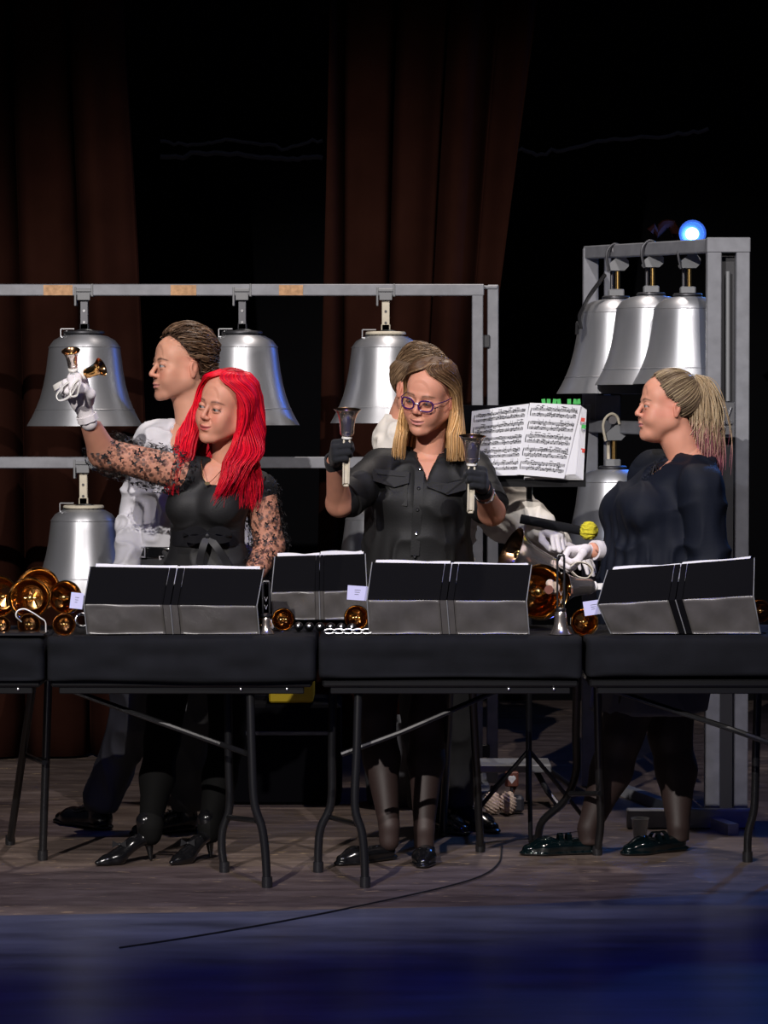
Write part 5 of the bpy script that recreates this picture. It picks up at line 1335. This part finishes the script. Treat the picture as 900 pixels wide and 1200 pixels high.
    for k in range(260):
        a = rng.uniform(-1.2, 1.2); r0 = np.array((math.sin(a) * .062, .06 + .06 * math.cos(a), rng.uniform(-.055, .01))); L = rng.uniform(.03, .055); t = np.linspace(0, 1, 12)
        P.append(r0 + np.stack([.010 * np.sin(t * 7 + k), .012 + .010 * np.cos(t * 6 + k), -L * t], -1))
    strands(np.array(P) * hp['scale'] @ M.T + hc, .0018, hcol((.085, .045, .026), 260, .4, (.2, .12, .07), .2), 'nape_hair', MAT['hair'], hr)
    P = []; path = catmull([ellp(np.array(d), .016) for d in ((.12, -.55, .82), (.35, -.25, .9), (.62, .1, .78), (.82, .35, .45), (.75, .62, .1))], 10); N_ = len(path); path = np.array(path)
    for s in range(3):
        for k in range(26):
            ph = s * 2.094; tt = np.arange(N_) / N_ * 22; nn = path - EC; nn /= np.linalg.norm(nn, axis=1)[:, None]; tg = np.gradient(path, axis=0); tg /= np.linalg.norm(tg, axis=1)[:, None]; bb = np.cross(tg, nn)
            o = rng.normal(size=3) * .0016; P.append(path + bb * (.0085 * np.sin(tt + ph))[:, None] + nn * (.004 * np.sin(2 * (tt + ph)))[:, None] + o)
    strands(np.array(P) * hp['scale'] @ M.T + hc, .0012, hcol((.11, .060, .035), len(P), .4, (.26, .16, .09), .3), 'braid', MAT['hair'], hr)
person_man()
# ============================================================ 3: woman with glasses
def person_glasses():
    Y = 9.76; p = thing('person', 'woman with glasses and straight blonde hair in a black shirt ringing two handbells', 'person', (X(490, Y), Y, 0))
    hp = dict(skin=(.62, .285, .19), fw=.95, jw=.95, smile=.45, lid=1.0, lip=(.50, .19, .17), brow=(.08, .045, .025), scale=1.0, open=.002, look=(0, -1, -.6))
    hc = A3(503, 465, Y - .07); M = hmat(24, 19, 11); nb = A3(503, 540, Y + .01)
    V, F, cl = head_mesh(hc, M, [hc + M @ np.array((0, .03, -.06)), hc + M @ np.array((0, .04, -.10)), nb], [.048, .047, .052], hp); eyeballs(hc, M, hp, p)
    z = lambda py: A3(0, py, Y)[2]; x = lambda px: A3(px, 600, Y)[0]; yaw = R(-6); fd = np.array((math.sin(yaw), -math.cos(yaw), 0)); sd = np.array((math.cos(yaw), math.sin(yaw), 0))
    shL, shR = A3(447, 549, Y), A3(551, 551, Y + .02); elL, wrL = A3(398, 590, Y - .17), A3(392, 541, Y - .34); elR, wrR = A3(576, 600, Y - .17), A3(566, 572, Y - .36)
    f = Field((x(365), Y - .46, .0), (x(610), Y + .22, hc[2] - .05), .0065); T = Field(f.lo, f.lo + f.h * (f.n - 1), f.h)
    T.loft([(z(735), x(488), Y + .02, .165, .12), (z(690), x(488), Y + .02, .168, .122), (z(640), x(489), Y + .01, .150, .11), (z(600), x(490), Y, .155, .112), (z(575), x(492), Y, .160, .108), (z(553), x(497), Y, .150, .088), (z(540), x(502), Y, .09, .065)], .02, yaw=yaw)
    for s in (-1, 1): T.ell(np.array((x(491), Y, z(588))) + fd * .080 + sd * s * .068, (.062, .048, .058), .035)
    for q in (shL, shR): T.cone(np.array((x(502), Y + .01, z(543))), q, .040, .050, .03)
    f.d = T.d.copy(); f.chain([shL, elL, wrL], [.052, .044, .027], .02); f.chain([shR, elR, wrR], [.052, .044, .027], .02); f.cone(nb + (0, 0, .02), nb + (0, .01, -.05), .050, .075, .03)
    kL, aL, kR, aR = A3(441, 838, Y - .10), A3(456, 968, 9.52), A3(501, 842, Y - .08), A3(497, 972, 9.55); hL, hR = A3(452, 740, Y), A3(518, 740, Y)
    LG = lambda g, e=0: [g.chain([h_, k_, k_ * .6 + a_ * .4 + (0, .02, 0), a_], [.090 + e, .058 + e, .055 + e, .030 + e], .03) for h_, k_, a_ in ((hL, kL, aL), (hR, kR, aR))]
    LG(f); Vb, Fb = f.mesh(); body_obj([(V, F, cl), (Vb, Fb)], p, skin=hp['skin'])
    lg = Field((x(405), 9.35, .03), (x(560), Y + .2, z(780)), .007); LG(lg, .004); lg.chain([aL, aL + (0, 0, -.05)], [.034, .034], .01); lg.chain([aR, aR + (0, 0, -.05)], [.034, .034], .01); cloth('tights', lg, 'sheer_tights', p, .0008)
    S = T.copy(); S.d = S.d - .014
    S.loft([(z(745), x(487), Y + .01, .190, .145), (z(690), x(487), Y + .01, .188, .14), (z(640), x(488), Y, .175, .132), (z(600), x(490), Y, .172, .128)], .03, yaw=yaw)
    S.chain([shL, elL * .8 + shL * .2], [.066, .064], .02); S.chain([shR, elR * .8 + shR * .2], [.066, .064], .02)
    for t in np.linspace(0, 1, 6): S.ell(nb + fd * (.070 + .02 * t) + (0, 0, .02 - .075 * t), (.042 * (1 - .85 * t), .05, .026), .004, op='-')
    S.ell(nb + (0, 0, .04), (.060, .060, .055), .004, op='-'); S.plane((0, 0, z(735)), (0, 0, -1))
    cloth('black_shirt', S, 'black_shirt', p, .012, (9, 9, 5), 21)
    sk = Field((x(405), Y - .25, z(845)), (x(570), Y + .25, z(700)), .007); sk.loft([(z(796), x(487), Y - .02, .200, .145), (z(735), x(487), Y + .01, .185, .135), (z(705), x(487), Y + .01, .175, .13)], 0, yaw=yaw); sk.plane((0, 0, z(796)), (0, 0, -1)); cloth('skirt', sk, 'black_dress', p, .012, (14, 14, 2), 8)
    collar(p, nb, fd, 'black_shirt', .060, .046, .50, .055)
    # placket, buttons, pockets (following the shirt front)
    def front(px, py, out=.0):
        # march towards the camera side of the shirt surface
        q = at(px, py, Y); ix = int(round((q[0] - S.lo[0]) / S.h)); iz = int(round((q[2] - S.lo[2]) / S.h)); col = S.d[ix, :, iz]; j = np.argmax(col < 0); yy_ = S.ax[1][j] if col[j] < 0 else Y - .1
        return at(px, py, yy_ - .008 - out)
    b = MB().ribbon([front(492 - .06 * (y - 550), y, .003) for y in range(552, 660, 9)], (1, 0, 0), .030, .003); b.build('placket', MAT['black_shirt'], p, smooth=True)
    for y in (549, 572, 597, 625, 652): q = front(492 - .06 * (y - 550), y, .008); MB().lathe([(0, -.001), (.0055, -.001), (.0055, .002), (.004, .003), (0, .002)], 14, frame(fd), q).build('shirt_button', MAT['silver'] if y in (549, 625) else MAT['satin'], p, smooth=True)
    for (a, b_, c, d, e) in (((437, 549), (480, 553), (479, 566), (462, 571), (436, 563)), ((501, 559), (547, 562), (546, 574), (524, 580), (500, 571))):
        for out, nm, pts in ((.004, 'pocket', [(a[0] + 2, a[1] + 6), (b_[0] - 2, b_[1] + 6), (b_[0] - 3, b_[1] + 40), (a[0] + 3, a[1] + 40)]), (.009, 'pocket_flap', [a, b_, c, d, e])):
            P = [front(*q, out) for q in pts]; 
            MB().plate(P, fd * -1, .006).build(nm, MAT['black_shirt'], p)
    # rolled cuffs
    for s_, e_ in ((shL, elL), (shR, elR)):
        c = e_ * .80 + s_ * .20; fr = frame(e_ - s_)
        MB().lathe([(.056, -.02), (.070, -.022), (.072, 0), (.070, .020), (.064, .022), (.056, .015)], 28, fr, c).build('rolled_cuff', MAT['black_shirt'], p, smooth=True)
    # gloves
    out = []
    for i, (wr_, el_, s) in enumerate(((wrL, elL, -1), (wrR, elR, 1))):
        z_ = np.array((.0 - .05 * s, -.93, .36)); xx = np.array((0 + .06 * s, .30, .95)); xx -= z_ * (xx.dot(z_) / z_.dot(z_)); yy_ = np.array((1., 0, 0)) * s
        Mh_ = MX(xx, yy_, z_); off = np.array((0, 0, .0))
        V_, F_ = hand_mesh(wr_ + off + z_ * .01, Mh_, (70, 95, 60), None, .002, sc=1.0); gl = link_mesh('black_glove', V_, F_, MAT['black_glove'], p)
        c = wr_ + z_ * -.012; fr = frame(wr_ - el_); MB().lathe([(.026, -.018), (.031, -.018), (.033, 0), (.032, .022), (.026, .022)], 24, fr, c).build('glove_cuff', MAT['black_glove'], gl, smooth=True)
        out.append(wr_ + off + z_ * .01 + Mh_ @ np.array((0, -.036, .088)))
    c = elR * .22 + wrR * .78; MB().lathe([(.031, -.006), (.034, -.006), (.034, .006), (.031, .006)], 26, frame(wrR - elR), c).box(c + (.0, -.036, 0), (.02, .006, .02), bev=.003).build('wristwatch', MAT['silver'], p, smooth=True)
    for a_, tx, L_ in ((aL, (418, 1012), .225), (aR, (492, 1026), .225)):
        h_ = np.array((a_[0] + .01, a_[1] + .03, 0)); t = onfloor(*tx); t = h_ + (t - h_) / np.linalg.norm(t - h_) * L_; shoe(p, h_, t, a_, 'black_leather', 'open', w=.036)
    # glasses
    def H(v): return hc + M @ np.array(v, float)
    gr = MB()
    for s in (-1, 1):
        P = []
        for a in np.linspace(0, 6.283, 25)[:-1]:
            ca, sa = math.cos(a), math.sin(a); P.append(H((s * .033 + .0245 * np.sign(ca) * abs(ca) ** .75, -.1035 + .010 * ((s * .033 + .0245 * ca) / .055) ** 2 * 1.0, -.003 + .0185 * np.sign(sa) * abs(sa) ** .8 + .002 * s * ca * (sa > 0))))
        gr.tube(P, .0029, 8, close=True)
        gr.tube([H((s * .056, -.094, .006)), H((s * .068, -.080, .008)), H((s * .076, -.03, .006)), H((s * .079, .01, .008)), H((s * .078, .035, -.008))], .0018, 6)
    gr.tube([H((-.010, -.104, .001)), H((0, -.107, .004)), H((.010, -.104, .001))], .0019, 6)
    g_ = gr.build('glasses_frame', MAT['glasses'], p, smooth=True)
    # earring
    MB().ball(H((.080, .020, -.046)), .0055, 14, 9).tube([H((.078, .020, -.036)), H((.080, .020, -.042))], .001, 5).build('earring', MAT['silver'], p, smooth=True)
    # hair
    def opn(zz): return np.interp(zz, [-.30, -.12, -.08, -.04, .02, .055, .085, .103, .114], [.75, .85, 1.15, 1.50, 1.42, 1.12, .72, .3, .0])
    prof = [(.127, .012, .012, .012), (.125, .052, .054, .05), (.101, .082, .097, .088), (.050, .098, .104, .103), (-.02, .104, .09, .108), (-.09, .116, .085, .104), (-.15, .128, .095, .098), (-.215, .134, .100, .092)]
    n = 2200; Pp = curtain_hair(n, prof, opn, .018, .0016, 12, m=22, layers=.024, tipvar=.10); Mr = hmat(18, 2, 2)
    def W(P_): 
        w = sstep(-.01, -.12, P_[..., 2])[..., None]; return (P_ @ M.T + hc) * (1 - w) + (P_ @ Mr.T + hc) * w
    t = np.linspace(0, 1, 22)[None, :, None]; c0 = hcol((.095, .05, .026), n, .3, (.20, .12, .06), .25); c1 = hcol((.55, .30, .11), n, .25, (.72, .46, .22), .3)
    cc = c0[:, None] * (1 - sstep(.35, .75, t)) + c1[:, None] * sstep(.35, .75, t)
    hr = strands(W(Pp), .0019, cc, 'blonde_hair', MAT['hair'], p)
    Pi = curtain_hair(700, prof, opn, .018, .001, 13, m=22, layers=.012, lay0=.024, tipvar=.1); cc = hcol((.10, .055, .028), 700, .2)[:, None] * (1 - sstep(.35, .8, t)) + hcol((.30, .16, .06), 700, .2)[:, None] * sstep(.35, .8, t)
    strands(W(Pi), .0045, cc, 'under_hair', MAT['hair'], hr)
    cut = lambda ff: cut_line(ff, opn, -.06, .10)
    scalp_cap(cut, .006, (.12, .07, .04), 'hair_base', hc, M, 1.0, hr, MAT['hair_base'], .97)
    return out
gp = person_glasses()
gg = 'handbells held upright in black gloves'
for q, Rm, lb in ((gp[0], .044, 'goblet-shaped handbell held mouth up in the black glove at left of the woman with glasses'), (gp[1], .044, 'goblet-shaped handbell held mouth up in the black glove in front of the score')):
    ax = np.array((0.02, .02 - .16, 1)); ax /= np.linalg.norm(ax)
    r = handbell(q + ax * (.050 + 2 * Rm), ax, Rm, lb, gg, handle='grey_handle' if False else 'beige', mat_='gold_chrome', hl=.145, hw=.03, up=(0, 1, 0))
# ============================================================ 4: woman with the ponytail
def person_pony():
    Y = 9.80; p = thing('person', 'woman in a dark navy blouse with a blonde ponytail, seen from the side at right', 'person', (X(775, Y), Y, 0))
    hp = dict(skin=(.62, .285, .19), fat=.009, fw=1.02, jw=.95, nose=1.15, lid=.35, lip=(.50, .18, .17), brow=(.08, .05, .03), scale=.94, look=(0, -1, -.1), iris=(.1, .1, .1))
    hc = A3(780, 477, Y); M = hmat(80, -4, -3); nb = A3(806, 545, Y + .01)
    V, F, cl = head_mesh(hc, M, [hc + M @ np.array((0, .03, -.06)), hc + M @ np.array((0, .045, -.11)), nb], [.056, .058, .066], hp); eyeballs(hc, M, hp, p)
    z = lambda py: A3(0, py, Y)[2]; x = lambda px: A3(px, 600, Y)[0]; yaw = R(-68); fd = np.array((math.sin(yaw), -math.cos(yaw), 0)); sd = np.array((math.cos(yaw), math.sin(yaw), 0))
    shN, shF = A3(820, 574, Y - .17), A3(764, 558, Y + .17); elN, wrN = A3(832, 660, Y - .19), A3(795, 705, Y - .24); elF, wrF = A3(765, 648, Y + .16), A3(697, 645, Y - .02)
    f = Field((x(670), Y - .34, .0), (x(885), Y + .32, hc[2] - .04), .0065); T = Field(f.lo, f.lo + f.h * (f.n - 1), f.h)
    # loft axes: rx across shoulders (sd), ry along facing
    T.loft([(z(760), x(778), Y, .185, .165), (z(700), x(778), Y, .190, .180), (z(650), x(776), Y, .170, .165), (z(600), x(782), Y, .165, .145), (z(575), x(788), Y, .165, .130), (z(555), x(795), Y, .145, .112), (z(543), x(806), Y, .09, .075)], .02, yaw=yaw)
    for s in (-1, 1): T.ell(np.array((x(782), Y, z(598))) + fd * .125 + sd * s * .070, (.075, .078, .072), .05)
    for q in (shN, shF): T.cone(np.array((x(806), Y, z(550))), q, .045, .058, .03)
    f.d = T.d.copy(); f.chain([shN, elN, wrN], [.060, .048, .030], .02); f.chain([shF, elF, wrF], [.060, .048, .030], .02); f.cone(nb + (0, 0, .02), nb + (0, .0, -.05), .06, .09, .03)
    hN, kN, aN = A3(765, 750, Y - .08), A3(728, 860, Y - .12), A3(690, 970, 9.66); hF, kF, aF = A3(795, 750, Y + .10), A3(785, 860, Y + .04), A3(795, 968, 9.74)
    LG = lambda g, e=0: [g.chain([h_, k_, k_ * .6 + a_ * .4 + (.012, .02, 0), a_], [.105 + e, .068 + e, .064 + e, .034 + e], .03) for h_, k_, a_ in ((hN, kN, aN), (hF, kF, aF))]
    LG(f); Vb, Fb = f.mesh(); c = np.tile(np.array(hp['skin']), (len(Vb), 1)); tt = (np.linalg.norm((Vb - (wrF + (.03, -.02, .0))), axis=1) < .03) & (vnoise(Vb, 190) > .62); c[tt] *= .15
    hv = hand_mesh(wrN, MX((-.2, -.9, .3), (-.3, .3, .9), (-.95, -.2, -.15)), RELAX, RT); body_obj([(V, F, cl), (Vb, Fb, c), hv], p, skin=hp['skin'])
    lg = Field((x(660), 9.4, .03), (x(850), Y + .3, z(790)), .007); LG(lg, .004); lg.chain([aN, aN + (0, 0, -.05)], [.037, .036], .01); lg.chain([aF, aF + (0, 0, -.05)], [.037, .036], .01); cloth('tights', lg, 'sheer_tights', p, .0008)
    f2 = np.array((math.sin(R(-56)), -math.cos(R(-56)), 0)); s2 = np.array((math.cos(R(-56)), math.sin(R(-56)), 0))
    S = T.copy(); S.d = S.d - .014
    S.loft([(z(755), x(779), Y, .215, .205), (z(700), x(777), Y, .212, .205), (z(640), x(777), Y, .19, .195), (z(605), x(782), Y, .18, .175)], .04, yaw=yaw)
    S.chain([shN, elN, elN * .15 + wrN * .85], [.074, .066, .050], .007); S.chain([shF, elF, elF * .6 + wrF * .4], [.078, .072, .052], .02)
    for t in np.linspace(0, 1, 7): S.ell(nb + f2 * (.085 + .115 * t) + (0, 0, .01 - .125 * t), (.036 * (1 - .5 * t), .036 * (1 - .5 * t), .03), .003, op='-')
    S.ell(nb + fd * -.005 + (0, 0, .055), (.068, .068, .06), .004, op='-'); S.plane((0, 0, z(752)), (0, 0, -1))
    f2_ = 0
    def gather(V_, N_): # vertical gathers falling from the bust
        a = np.arctan2((V_ - hc) @ sd, (V_ - np.array((x(782), Y, 0))) @ fd); w = np.exp(-(a / .9) ** 2) * sstep(z(590), z(615), V_[:, 2]); return .006 * np.sin(a * 26 + 3 * vnoise(V_, 6)) * w
    cloth('navy_blouse', S, 'navy_blouse', p, .016, (8, 8, 5), 31, gather)
    # neck ties
    q0 = nb + f2 * .125 + (0, 0, .002); b = MB()
    for s in (-1, 1):
        b.tube(catmull([q0 + s2 * s * .03 + (0, 0, .012), q0 + f2 * .012, q0 + f2 * .02 + s2 * s * .022 + (0, 0, -.01), q0 + f2 * .026 + s2 * s * .018 + (0, 0, -.03), q0 + f2 * .02, q0 + f2 * .058 + s2 * s * .016 + (0, 0, -.07), q0 + f2 * .075 + s2 * s * .02 + (0, 0, -.12)], 6), .0022, 6)
    b.build('neck_tie', MAT['satin'], p, smooth=True)
    sk = Field((x(680), Y - .3, z(850)), (x(870), Y + .32, z(720)), .007); sk.loft([(z(830), x(760), Y - .02, .215, .195), (z(770), x(772), Y, .210, .20), (z(728), x(778), Y, .20, .19)], 0, yaw=yaw); sk.plane((0, 0, z(830)), (0, 0, -1)); cloth('grey_skirt', sk, 'grey_skirt', p, .010, (10, 10, 2), 18)
    # white glove on the far hand
    z_ = np.array((-.93, -.25, -.15)); xx = np.array((.10, -.75, .65)); xx -= z_ * (xx.dot(z_) / z_.dot(z_)); yy_ = np.cross(z_, xx)
    Mg = MX(xx, yy_, z_); V_, F_ = hand_mesh(wrF + z_ * .01, Mg, (50, 80, 55), None, .0015, sc=1.0); gl = link_mesh('white_glove', V_, F_, MAT['white_glove'], p)
    MB().lathe([(.026, -.02), (.034, -.02), (.035, 0), (.033, .022), (.026, .022)], 24, frame(elF - wrF), wrF + (.01, 0, 0)).build('glove_cuff', MAT['white_glove'], gl, smooth=True)
    for a_, tx in ((aN, (618, 1002)), (aF, (738, 1002))):
        h_ = np.array((a_[0] + .015, a_[1] + .01, 0)); t = onfloor(*tx); t = h_ + (t - h_) / np.linalg.norm(t - h_) * .235; o, P_ = shoe(p, h_, t, a_, 'teal_patent', 'open', w=.040)
        b = MB()
        for k in (.36, .48): b.ribbon([P_(k, .038 * math.cos(a), .022 + .050 * math.sin(a)) for a in np.linspace(.2, 2.94, 11)], frame(t - h_)[:, 2], .016, .003)
        b.build('shoe_strap', MAT['teal_patent'], o, smooth=True)
    # hair: pulled back to a high knot
    kn = np.array((0, .80, .62)); F0 = lambda v: on_scalp(v, k=.80)
    n = 2600; dr = dirs(n, F0); t = np.linspace(0, 1, 16); tg_ = np.tile(kn, (n, 1)) + rng.normal(size=(n, 3)) * .03; full = slerp(dr, tg_, t); lift = .005 + .006 * rng.random(n)[:, None] + .006 * np.sin(np.pi * t)[None] * rng.random(n)[:, None]
    Pp = ellp(full, lift)
    hr = strands(Pp * hp['scale'] @ M.T + hc, .0015, hcol((.17, .115, .07), n, .18, (.36, .27, .16), .30), 'blonde_hair', MAT['hair'], p)
    cut = lambda ff: cut_line(ff, lambda q: hairline(q) * .80)
    scalp_cap(cut, .004, (.12, .08, .05), 'hair_base', hc, M, hp['scale'], hr, MAT['hair_base'], 1.0)
    K = hc + M @ (ellp(kn / np.linalg.norm(kn), .012)) * hp['scale']; MB().lathe([(.014 + .006 * math.cos(a), .007 * math.sin(a)) for a in np.linspace(0, 6.283, 11)], 20, frame((.6, 0, .7)), K + (.004, 0, .004)).build('hair_tie', MAT['hair_tie'], hr, smooth=True)
    P = []; n = 2600; t = np.linspace(0, 1, 22)
    for k in range(n):
        o = rng.normal(size=3) * np.array((.016, .014, .006)); L = rng.uniform(.22, .36); sp = rng.normal() * .5; w = rng.normal() * .4
        xx_ = .055 * np.sin(np.minimum(t * 2.2, 1.57)) * (1 + .3 * sp) - .012 * t + .014 * w * t + .004 * np.sin(t * 9 + sp * 3)
        zz_ = .030 * np.sin(np.minimum(t * 5, 3.14)) * (t < .63) - L * np.maximum(t - .05, 0) ** 1.1
        yy2 = .016 * sp * t + .006 * np.sin(t * 8 + w * 4)
        if k % 4 == 0: xx_ = xx_ - .055 * sstep(.55, 1, t) * rng.random()
        P.append(K + o * (.4 + .9 * np.sin(np.minimum(t * 2, 1.57)))[:, None] + np.stack([xx_, yy2, zz_], -1))
    c0 = hcol((.38, .27, .155), n, .14, (.52, .40, .25), .35)[:, None]; c1 = hcol((.32, .09, .13), n, .3, (.45, .16, .2), .3)[:, None]; tt_ = sstep(.62, .92, t)[None, :, None]
    strands(np.array(P), .0016, c0 * (1 - tt_) + c1 * tt_, 'ponytail', MAT['hair'], hr)
    return wrF + z_ * .01 + Mg @ np.array((0, -.034, .088)), xx
hg, hx = person_pony()
# big bell held by its loop in her white glove
ax = np.array((-.86, -.25, .42)); ax /= np.linalg.norm(ax)
handbell(at(598, 646, hg[1] - .02), ax, .088, 'large polished bell with a dark neck held by its loop in the white gloved hand', None, mat_='gold_chrome', hl=.10, hw=.05)
P = catmull([at(x_, y_, hg[1] - .05) for x_, y_ in ((668, 664), (676, 659), (688, 661), (694, 669), (688, 677), (677, 676), (670, 670))], 6)
tag(MB().ribbon(P, (.2, -1, .2), .018, .003).build('bell_strap', MAT['beige'], None, P[0], smooth=True), 'beige loop handle under the white gloved hand at right', 'strap')
# ============================================================ 5: man behind
def person_behind():
    Y = 10.30; p = thing('person', 'man in a white shirt hidden behind the woman with glasses, holding a mallet', 'person', (X(512, Y), Y, 0))
    hp = dict(skin=(.62, .285, .19), scale=1.05, brow=(.15, .09, .05)); hc = A3(491, 456, Y); M = hmat(-48, 6, 6); nb = A3(500, 500, Y + .02)
    V, F, cl = head_mesh(hc, M, [hc + M @ np.array((0, .03, -.06)), hc + M @ np.array((0, .035, -.11)), nb], [.055, .055, .060], hp); eyeballs(hc, M, hp, p)
    z = lambda py: A3(0, py, Y)[2]; x = lambda px: A3(px, 600, Y)[0]; yaw = R(30); fd = np.array((math.sin(yaw), -math.cos(yaw), 0))
    shL, shR = A3(462, 512, Y + .02), A3(545, 535, Y + .06); elR, wrR = A3(600, 598, Y - .10), A3(636, 618, Y - .24); elL, wrL = A3(590, 610, Y + .06), A3(655, 638, Y - .14)
    f = Field((x(425), Y - .42, .0), (x(690), Y + .32, hc[2] - .05), .007); T = Field(f.lo, f.lo + f.h * (f.n - 1), f.h)
    T.loft([(z(745), x(505), Y + .03, .155, .12), (z(690), x(505), Y + .03, .165, .125), (z(645), x(505), Y + .03, .150, .11), (z(600), x(505), Y + .03, .158, .115), (z(545), x(503), Y + .02, .170, .115), (z(515), x(500), Y + .02, .16, .10), (z(499), x(498), Y + .02, .09, .07)], .02, yaw=yaw)
    for q in (shL, shR): T.cone(np.array((x(498), Y + .02, z(503))), q, .045, .058, .03)
    f.d = T.d.copy(); f.chain([shL, elL * .6 + shL * .4 + (0, -.05, 0), elL, wrL], [.055, .05, .042, .028], .02); f.chain([shR, elR, wrR], [.055, .042, .028], .02); f.cone(nb + (0, 0, .02), nb + (0, 0, -.06), .055, .08, .03)
    hL, kL, aL, hR, kR, aR = A3(492, 745, Y), A3(500, 855, Y - .02), A3(500, 940, Y), A3(522, 745, Y + .04), A3(530, 855, Y + .04), A3(535, 940, Y + .06)
    for h_, k_, a_ in ((hL, kL, aL), (hR, kR, aR)): f.chain([h_, k_, a_], [.08, .055, .038], .03)
    Vb, Fb = f.mesh(); dR = (wrR - elR) / np.linalg.norm(wrR - elR)
    hv = hand_mesh(wrR, MX(np.cross((0, 0, 1), dR) * -1, (0, 0, 1), dR), (70, 90, 60), None); dL = (wrL - elL) / np.linalg.norm(wrL - elL); hv2 = hand_mesh(wrL, MX(np.cross((0, 0, 1), dL), (0, 0, 1), dL), RELAX, RT)
    body_obj([(V, F, cl), (Vb, Fb)], p, skin=hp['skin'])
    for q_ in (hv, hv2): link_mesh('white_glove', q_[0], q_[1], MAT['white_glove'], p)
    S = T.copy(); S.d = S.d - .010; S.chain([shL, elL * .6 + shL * .4 + (0, -.05, 0), elL, wrL], [.07, .070, .066, .044], .02); S.chain([shR, elR, wrR * .95 + elR * .05], [.070, .072, .050], .02)
    S.ell(nb + (0, 0, .035), (.070, .070, .05), .004, op='-'); S.plane((0, 0, z(665)), (0, 0, -1))
    cloth('white_shirt', S, 'cream_shirt', p, .016, (13, 13, 13), 44); collar(p, nb, fd, 'cream_shirt', .066, .042, .5, .05)
    TR = Field((x(440), Y - .3, .03), (x(590), Y + .35, z(655)), .0065); TR.loft([(z(760), x(505), Y + .03, .172, .135), (z(700), x(505), Y + .03, .175, .137), (z(655), x(505), Y + .03, .160, .125)], .02, yaw=yaw)
    trousers_legs(TR, hL, kL, aL); trousers_legs(TR, hR, kR, aR); TR.plane((0, 0, z(658)), (0, 0, 1)); TR.plane((0, 0, .07), (0, 0, -1)); cloth('trousers', TR, 'black_trousers', p, .010, (9, 9, 5), 5)
    for a_ in (aL, aR):
        h_ = np.array((a_[0] - .01, a_[1] + .03, 0)); shoe(p, h_, h_ + fd * .28, a_, 'black_leather', 'man', w=.042)
    F0 = lambda v: on_scalp(v)
    n = 2200; dr = dirs(n, F0); t = np.linspace(0, 1, 9); tg_ = dr + np.array((.35, -.55, .25)) * (dr[:, 2:3] > .45) + np.array((0, .25, -.5)) * (dr[:, 2:3] <= .45); tg_ = slerp(dr, tg_, np.array([0, .8]))[:, 1]
    top_ = sstep(.35, .7, dr[:, 2])[:, None]; lift = .003 + (.002 + .030 * top_) * np.sin(np.pi * t * .55)[None] * (.6 + .4 * rng.random(n)[:, None]); Pp = ellp(slerp(dr, tg_, t * (1)) * 1.0, lift)
    hr = strands(Pp * 1.05 @ M.T + hc, .0016, hcol((.13, .08, .045), n, .3, (.26, .17, .10), .25), 'short_hair', MAT['hair'], p)
    cut = lambda ff: cut_line(ff, hairline)
    scalp_cap(cut, .003, (.13, .085, .055), 'hair_base', hc, M, 1.05, hr, MAT['hair_base'])
    return wrR
wm = person_behind()
a_, b_ = at(610, 608, wm[1] - .05), at(682, 622, wm[1] - .08)
ml = thing('mallet', 'black-shafted mallet with a yellow yarn head held over the handbells', 'mallet', (a_ + b_) / 2)
MB().tube([a_, b_], .0165, 14).build('shaft', MAT['black_cloth'], ml, smooth=True)
c = at(690, 622, wm[1] - .085); f = Field(c - .05, c + .05, .003); f.ell(c, (.032, .032, .032), 0); V, F = f.mesh(lambda V, N: .0022 * np.sin(vnoise(V, 40) * 30 + V[:, 2] * 420 + V[:, 0] * 160)); link_mesh('yarn_head', V, F, MAT['yarn_yellow'], ml)
